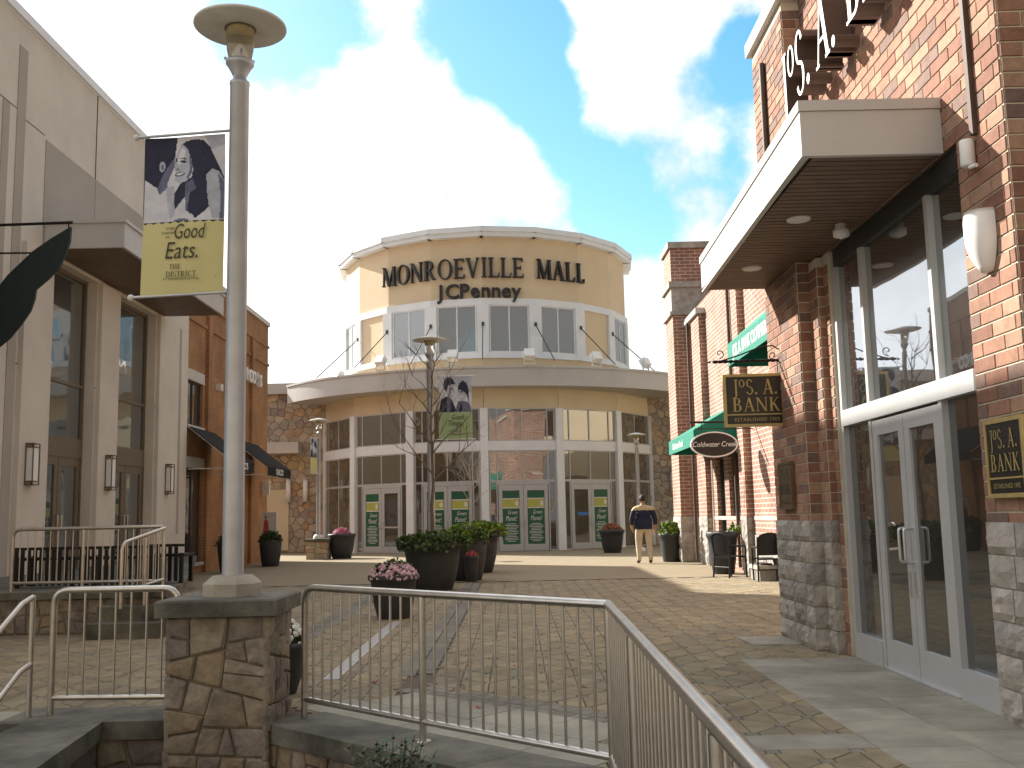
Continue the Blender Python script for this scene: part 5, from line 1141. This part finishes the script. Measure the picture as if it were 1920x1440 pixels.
# ---------------------------------------------------------------- invented building behind the camera, added to fill reflections and block rear sky light
rb_ = thing('added_rear_building', 'added tan building behind the camera, made up for the reflection in the mall glass', 'building', (0, -22, 0))
MB().box(-30, 30, -40, -22, GZ, 11.5).build('wall', 'tower_stucco', rb_); MB().box(-30.2, 30.2, -40, -21.8, 11.501, 12).build('coping', 'white_trim', rb_)
for i in range(9): MB().box(-27+i*6.4, -23+i*6.4, -22, -21.9, .2, 3.6).build('window', 'glass_cream', rb_); MB().box(-28+i*6.4, -22+i*6.4, -21.99, -20.6, 3.9, 4.3).build('awning', ['awning_green', 'bronze_frame', 'brick1'][i % 3], rb_); MB().box(-23+i*6.4, -21.6+i*6.4, -22, -21.7, GZ, 8.6).build('pier', 'brick2', rb_)

for sgn, x0, x1, lb in ((-1, -34, -24, 'unseen cream building added to reflect in the left panes of the mall entrance'), (1, 17, 27, 'unseen sunlit tan building added to reflect in the right panes of the mall entrance')):  # invented side buildings, added so the outer panes mirror walls instead of sky
    sb = thing('added_side_building', lb, 'building', ((x0+x1)/2, 40, 0)); xf = x1 if sgn < 0 else x0
    MB().box(x0, x1, 28, 52, 0, 8).build('wall', 'band_stucco' if sgn < 0 else 'tower_stucco', sb); MB().box(x0-.1, x1+.1, 27.9, 52.1, 8.001, 8.4).build('coping', 'white_trim', sb)
    for i in range(5): MB().box(min(xf, xf-sgn*.06), max(xf, xf-sgn*.06), 29.5+i*4.5, 32.5+i*4.5, .3, 3.4).build('window', 'glass_cream', sb)
# ---------------------------------------------------------------- planters
PR = random.Random(99)
def pot(name, x, y, r_, h, label, cat='planter', taper=.72, group='grey round planters', rim=.045):
    t = thing(name, label, cat, (x, y, 0), group); n = 36
    MB().lathe([(.001, .0), (r_*taper*.96, .0), (r_*taper, .02), (r_*(taper+.14), h*.35), (r_*(taper+.215), h*.68), (r_*(taper+.255), h*.84), (r_*.98, h*.87), (r_, h*.89), (r_*1.005, h*.95), (r_*.985, h*.985), (r_*.95, h), (r_*.90, h*.99), (r_*.88, h*.93), (.001, h*.93)], (x, y, 0), n).build('pot', 'pot_grey', t)
    MB().lathe([(.001, h*.935), (r_*.875, h*.935)], (x, y, 0), n).build('soil', 'soil', t)
    return t
def dome(x, y, z, rx, rz):
    def f():
        while True:
            a, u = PR.uniform(0, 6.283), PR.uniform(0, 1); k = PR.uniform(.72, 1.0); s_ = math.sqrt(1-u*u)
            return (x+math.cos(a)*s_*rx*k, y+math.sin(a)*s_*rx*k, z+u*rz*k)
    return f
def foliage(t, x, y, z, rx, rz, n, size, mats, name='foliage'):
    mb = MB(); leaf_cloud(mb, n, dome(x, y, z, rx, rz), size, tuple(range(len(mats))), .4, PR); mb.build(name, list(mats), t, True)
def blooms(t, x, y, z, rx, rz, n, size, mats, name='flowers'):
    mb = MB(); f = dome(x, y, z, rx, rz)
    for _ in range(n):
        a, u = PR.uniform(0, 6.283), PR.uniform(.02, 1); s_ = math.sqrt(1-u*u); k = PR.uniform(.93, 1.04)
        d = Vector((math.cos(a)*s_, math.sin(a)*s_, u)); p = Vector((x+d.x*rx*k, y+d.y*rx*k, z+d.z*rz*k)); o = d.orthogonal().normalized(); q = d.cross(o); s2 = size*PR.uniform(.7, 1.2)
        ring = [p+(o*math.cos(i*1.047)+q*math.sin(i*1.047))*s2 for i in range(6)]; ring2 = [p+(o*math.cos(i*1.047+.5)+q*math.sin(i*1.047+.5))*s2*.6+d*s2*.45 for i in range(6)]
        mb.add(ring+ring2+[p+d*s2*.6], [(i, (i+1) % 6, 6+(i+1) % 6, 6+i) for i in range(6)]+[(6+i, 6+(i+1) % 6, 12) for i in range(6)], PR.randrange(len(mats)))
    mb.build(name, list(mats), t, True)
def trailing(t, x, y, z, r_, n, size, mats):
    mb = MB(); 
    for _ in range(n):
        a = PR.uniform(0, 6.283); k = math.sqrt(PR.uniform(.0, 1.0)); rr = r_*k*1.13; zz = z+PR.uniform(.0, .14)*(1.2-k)+(-.22*PR.random()**2 if k > .9 else 0)
        leaf_cloud(mb, 1, lambda: (x+math.cos(a)*rr, y+math.sin(a)*rr, zz), size, tuple(range(len(mats))), .3, PR)
    mb.build('foliage', list(mats), t, True)
t = pot('planter', -1.60, 19.75, .62, .92, 'largest dark bowl planter with trailing dark green leaves in the plaza middle', taper=.62); trailing(t, -1.6, 19.75, .93, .60, 3000, .085, ('leaf_dark', 'leaf_mid'))
t = pot('planter', -1.12, 22.6, .50, .95, 'dark planter with bright lime leaves tucked behind the largest bowl', taper=.74); trailing(t, -1.12, 22.6, .98, .50, 2200, .09, ('leaf_dark', 'leaf_mid', 'leaf_lime'))
t = pot('planter', -.95, 25.6, .62, 1.02, 'dark bowl planter topped with lime foliage farthest back in the middle row', taper=.60); trailing(t, -.92, 25.6, 1.08, .60, 2600, .10, ('leaf_lime', 'leaf_lime', 'leaf_mid'))
t = pot('small_planter', -.96, 22.05, .17, .55, 'small slim grey pot with orange flowers beside the middle planters', taper=.7); blooms(t, -.96, 22.05, .53, .13, .12, 60, .03, ('mum_rust', 'flower_red'))
t = pot('planter', -1.71, 14.35, .355, .60, 'grey planter full of pink chrysanthemums behind the railing', taper=.64); foliage(t, -1.71, 14.35, .55, .31, .24, 900, .05, ('leaf_dark', 'leaf_mid')); blooms(t, -1.71, 14.35, .54, .34, .22, 520, .026, ('mum_pink', 'mum_pale', 'mum_pale'))
t = pot('planter', -6.25, 36.9, .50, .88, 'grey planter with red-pink flowers beside the left stone pedestal', taper=.68); foliage(t, -6.25, 36.9, .8, .3, .25, 300, .07, ('leaf_mid',)); blooms(t, -6.25, 36.9, .82, .32, .26, 160, .045, ('flower_red', 'mum_pink'))
t = pot('planter', 3.46, 36.7, .46, .82, 'grey planter with rust chrysanthemums in front of the right mall door', taper=.66); foliage(t, 3.46, 36.7, .76, .34, .22, 300, .06, ('leaf_dark',)); blooms(t, 3.46, 36.7, .76, .37, .27, 300, .035, ('mum_rust',))
t = pot('planter', 4.40, 29.0, .36, .80, 'grey planter with lime green leaves beside the far brick end pier', taper=.66); foliage(t, 4.40, 29.0, .76, .34, .34, 700, .10, ('leaf_lime', 'leaf_mid'))
t = pot('planter', 4.62, 22.9, .36, .93, 'tall dark grey planter behind the two black chairs', taper=.66); foliage(t, 4.95, 23.0, .86, .18, .22, 120, .09, ('leaf_mid', 'leaf_lime'))
t = pot('planter', -7.85, 28.2, .34, .80, 'black planter with dark leaves by the brown brick shop', taper=.74); foliage(t, -7.85, 28.2, .74, .36, .32, 700, .08, ('leaf_dark',))
t = pot('planter', -7.55, 31.6, .34, .80, 'black planter with dark leaves behind the near lamp post pole', taper=.74); foliage(t, -7.55, 31.6, .74, .36, .32, 700, .08, ('leaf_dark',))
t = pot('planter', -1.97, 8.35, .28, .40, 'dark round pot with white flowers half hidden behind the stone pillar', taper=.7); foliage(t, -1.97, 8.35, .36, .24, .2, 300, .05, ('leaf_dark',)); blooms(t, -1.97, 8.35, .36, .27, .24, 130, .03, ('flower_white',))
MB().tube([(4.42, 22.75, .86), (4.40, 22.6, 2.5)], .014, 8).build('sign_pole', 'lamp_white', ov)
tg = thing('stone_trough', 'low stone trough against the sunlit brick wall behind the chairs', 'trough', (5.0, 20.6, 0))
MB().prism([(4.78, 20.2), (5.1, 20.2), (5.1, 21.0), (4.78, 21.0)], 0, .22).build('body', 'ashlar1', tg); MB().box(4.74, 5.12, 20.16, 21.04, .221, .30).build('rim', 'ashlar2', tg); MB().box(4.82, 5.05, 20.25, 20.95, .301, .33).build('soil', 'soil', tg)
# ---------------------------------------------------------------- chairs
def chair(x, y, rz, label):
    t = thing('metal_chair', label, 'chair', (x, y, 0), 'black café chairs'); M = Matrix.Translation((x, y, 0)) @ Matrix.Rotation(rz, 4, 'Z')
    for sx in (-.25, .25):
        MB(M).tube([(sx*.96, -.23, 0), (sx, -.21, .42), (sx*1.0, -.22, .64)], .019, 8).build('leg', 'black_metal', t); MB(M).tube([(sx*.98, .26, 0), (sx*.92, .21, .42), (sx*.92, .27, .86)], .019, 8).build('leg', 'black_metal', t)
        MB(M).tube(bend([(sx*1.0, -.22, .62), (sx*1.08, -.15, .655), (sx*1.06, .1, .655), (sx*.92, .25, .66)], .06), .022, 8).build('armrest', 'black_metal', t)
    s_ = MB(M); vs = []; n = 8
    for j in range(n+1):
        for i in range(n+1): u, v = i/n*2-1, j/n*2-1; vs.append((u*.24*(1-.05*v), v*.23, .445-.02*(1-u*u)*(1-v*v)))
    s_.add(vs, [(j*(n+1)+i, j*(n+1)+i+1, (j+1)*(n+1)+i+1, (j+1)*(n+1)+i) for j in range(n) for i in range(n)], 0, True); s_.box(-.24, .24, -.235, -.215, .41, .44); s_.box(-.225, .225, .205, .225, .41, .44); s_.build('seat', 'black_metal', t)
    b = MB(M); vs = []
    for j in range(n+1):
        for i in range(n+1): u, v = i/n*2-1, j/n; top = .80+.13*math.sqrt(max(0, 1-u*u*.92)); z = .50+v*(top-.50); vs.append((u*.235, .225+.055*v+.03*(1-u*u), z))
    b.add(vs, [(j*(n+1)+i, j*(n+1)+i+1, (j+1)*(n+1)+i+1, (j+1)*(n+1)+i) for j in range(n) for i in range(n)], 0, True)
    edge = [vs[n*(n+1)+i] for i in range(n+1)]; b.tube([vs[i*(n+1)] for i in range(n+1)]+edge[1:]+[vs[i*(n+1)+n] for i in range(n-1, -1, -1)], .014, 6); b.build('backrest', 'black_metal', t)
    MB(M).tube([(-.24, .235, .22), (.24, .235, .22)], .011, 6).build('stretcher', 'black_metal', t)
chair(4.98, 20.35, R(178), 'black metal chair nearest the brick wall with rounded back'); chair(4.50, 21.6, R(120), 'black metal chair turned sideways in front of the tall grey planter')
# ---------------------------------------------------------------- bare trees
def bare_tree(base, h, spread, label, mt, seed, first=.35, lean=(0, 0), depth=4, nb=9, pale=None):
    rg = random.Random(seed); t = thing('bare_tree', label, 'tree', base); B = Vector(base); top = B+Vector((lean[0], lean[1], h))
    pts = [B.lerp(top, i/10)+Vector((rg.uniform(-.02, .02), rg.uniform(-.02, .02), 0))*(i > 0) for i in range(11)]
    r0_ = h*.0115; MB().tube(pts, [r0_*(1-.85*i/10) for i in range(11)], 8).build('trunk', mt, t)
    mb = MB()
    def grow(p, d, L_, r_, lv):
        n = 5; q = [p]; dd = d.copy()
        for i in range(n): dd = (dd+Vector((rg.gauss(0, .12), rg.gauss(0, .12), rg.gauss(.07, .08)))).normalized(); q.append(q[-1]+dd*L_/n)
        mb.tube(q, [r_*(1-.75*i/n) for i in range(n+1)], 5 if lv > 1 else 6, cap=False)
        if lv < depth:
            for _ in range(3 if lv < 2 else 2):
                i = rg.randint(2, n); s_ = (dd+Vector((rg.gauss(0, .65), rg.gauss(0, .65), rg.gauss(.15, .4)))).normalized(); grow(q[i], s_, L_*rg.uniform(.45, .7), r_*.5, lv+1)
    for k in range(nb):
        f = first+(1-first)*(k+.5)/nb*.95; p = B.lerp(top, f); a = k*2.4+rg.uniform(-.4, .4); s_ = spread*(1.1-.6*(f-first)/(1-first))
        grow(p, Vector((math.cos(a)*.75, math.sin(a)*.75, .75)).normalized(), s_, r0_*.52*(1.15-f*.6), 1)
    mb.build('branches', mt, t, True); return t
bare_tree((-1.60, 19.9, .86), 3.65, 1.15, 'thin leafless young tree with dark trunk in front of the middle lamp', 'bark', 4, first=.30, nb=13)
bare_tree((-.98, 22.6, .88), 1.9, .62, 'small leafless pale-branched tree in the planter right of the middle lamp', 'bark_pale', 9, first=.36, nb=12, depth=3)
# ---------------------------------------------------------------- walking man
def skin_mesh(verts, edges, root, sub=2):
    me = bpy.data.meshes.new('b'); me.from_pydata([v[:3] for v in verts], edges, []); o = bpy.data.objects.new('b', me); COL.objects.link(o)
    md = o.modifiers.new('s', 'SKIN'); 
    if not me.skin_vertices: 
        bm = bmesh.new(); bm.from_mesh(me); bm.verts.layers.skin.verify(); bm.to_mesh(me); bm.free()
    for i, v in enumerate(verts):
        sv = me.skin_vertices[0].data[i]; sv.radius = (v[3], v[4] if len(v) > 4 else v[3]); sv.use_root = (i == root)
    ss = o.modifiers.new('u', 'SUBSURF'); ss.levels = sub; ss.render_levels = sub; md.use_smooth_shade = True
    dg = bpy.context.evaluated_depsgraph_get(); res = bpy.data.meshes.new_from_object(o.evaluated_get(dg)); bpy.data.objects.remove(o); return res
pv = [(0, 0, .97, .17, .14), (0, .01, 1.12, .18, .14), (0, .02, 1.30, .19, .13), (0, .0, 1.46, .15, .10), (0, .0, 1.535, .066), (0, .015, 1.60, .062),   # 0-5 pelvis .. neck
      (-.11, 0, .92, .115), (-.125, .06, .52, .082), (-.13, -.02, .11, .055), (-.14, .10, .045, .045), (-.145, .17, .035, .035),            # 6-10 left leg forward
      (.11, 0, .92, .115), (.125, .02, .52, .082), (.135, -.12, .13, .055), (.14, -.02, .05, .045), (.145, .06, .035, .035),               # 11-15 right leg
      (-.21, .0, 1.43, .085), (-.285, -.02, 1.17, .062), (-.27, .10, .98, .045), (-.255, .16, .93, .035),                                    # 16-19 left arm
      (.21, .0, 1.43, .085), (.285, -.03, 1.17, .062), (.285, .03, .94, .045), (.28, .06, .87, .035)]                                        # 20-23 right arm
pe = [(0, 1), (1, 2), (2, 3), (3, 4), (4, 5), (0, 6), (6, 7), (7, 8), (8, 9), (9, 10), (0, 11), (11, 12), (12, 13), (13, 14), (14, 15), (3, 16), (16, 17), (17, 18), (18, 19), (3, 20), (20, 21), (21, 22), (22, 23)]
for sgn, wi in ((-1, 19), (1, 23)):
    bx, by, bz = pv[wi][:3]
    for k in range(4):
        n0 = len(pv); dx = (k-1.5)*.02; pv += [(bx+dx*.3, by+.02+dx, bz-.06, .010), (bx-sgn*.012, by+.03+dx, bz-.10+.008*abs(k-1), .009), (bx-sgn*.03, by+.035+dx, bz-.125+.01*abs(k-1), .008)]; pe += [(wi, n0), (n0, n0+1), (n0+1, n0+2)]
    n0 = len(pv); pv += [(bx-sgn*.025, by+.045, bz-.03, .011), (bx-sgn*.045, by+.065, bz-.065, .009)]; pe += [(wi, n0), (n0, n0+1)]
SC = 1.87/1.80
man = thing('person', 'man seen from behind walking to the mall in navy jacket and khaki trousers', 'person', (3.55, 28.3, 0))
bm_ = skin_mesh(pv, pe, 0)
for nm in ('khaki', 'navy', 'yoke', 'skin', 'shoe'): bm_.materials.append(MAT[nm])
for p_ in bm_.polygons:
    c = p_.center; ax = abs(c.x)
    if ax > .22 and c.z < 1.01: k = 3
    elif c.z < .085: k = 4
    elif c.z < .95: k = 0
    elif c.z > 1.535: k = 3
    elif c.z > 1.40 and c.y < .12: k = 2
    else: k = 1
    p_.material_index = k
TM = Matrix.Translation((3.55, 28.3, 0)) @ Matrix.Diagonal((SC*1.10, SC*1.05, SC, 1))
bm_.transform(TM); body_o = link('body', bm_, man)
hd = MB(TM); hv = []
for j in range(13):
    t_ = math.pi*j/12; z = math.cos(t_)
    for i in range(16):
        a = 2*math.pi*i/16; rx = math.sin(t_)*(.078-.012*max(0, -z)); ry = math.sin(t_)*(.098-.01*max(0, -z)); jaw = .02*max(0, -z)*math.sin(a); nose = .018*max(0, math.sin(a))**12*max(0, 1-abs(z+.1)*3)
        hv.append((math.cos(a)*rx, .02+math.sin(a)*(ry+nose)+jaw, 1.695+z*.118))
hd.add(hv, [(j*16+i, j*16+(i+1) % 16, (j+1)*16+(i+1) % 16, (j+1)*16+i) for j in range(12) for i in range(16)], 0, True)
for sgn in (-1, 1):
    hd.add([(sgn*.078, .01+dy, 1.69+dz) for dy, dz in ((-.018, .03), (.012, .028), (.012, -.028), (-.008, -.03))]+[(sgn*.095, .0+dy, 1.69+dz) for dy, dz in ((-.018, .026), (.006, .022), (.006, -.02), (-.008, -.024))], [(0, 1, 5, 4), (1, 2, 6, 5), (2, 3, 7, 6), (3, 0, 4, 7), (4, 5, 6, 7)])
    hd.add([(sgn*.03+dx, .113, 1.70+dz) for dx, dz in ((-.014, 0), (0, -.007), (.014, 0), (0, .007))], [(0, 1, 2, 3)], 1)
hd.add([(dx, .116, 1.638+dz) for dx, dz in ((-.022, 0), (0, -.006), (.022, 0), (0, .006))], [(0, 1, 2, 3)], 2)
hd.build('head', ['skin', 'hair', 'poster_red'], man)
ha = MB(TM); hv2 = [q for q in hv]; hr_ = []
for j in range(9):
    for i in range(16):
        x, y, z = hv[j*16+i]; k = 1.07; hr_.append((x*k, .02+(y-.02)*k, 1.695+(z-1.695)*k+.004))
ha.add(hr_, [(j*16+i, j*16+(i+1) % 16, (j+1)*16+(i+1) % 16, (j+1)*16+i) for j in range(8) for i in range(16) if not (j > 4 and 1 < i < 7)], 0, True); ha.build('hair', 'hair', man)
jk = MB(TM); pr_ = [(.205, .165, .90), (.215, .17, .96), (.205, .16, 1.06), (.215, .155, 1.2)]
rings = [[(math.cos(2*math.pi*i/24)*a, .005+math.sin(2*math.pi*i/24)*b, z) for i in range(24)] for a, b, z in pr_]
jk.add([q for r_ in rings for q in r_], [(j*24+i, j*24+(i+1) % 24, (j+1)*24+(i+1) % 24, (j+1)*24+i) for j in range(3) for i in range(24)], 0, True); jk.build('jacket_hem', 'navy', man)
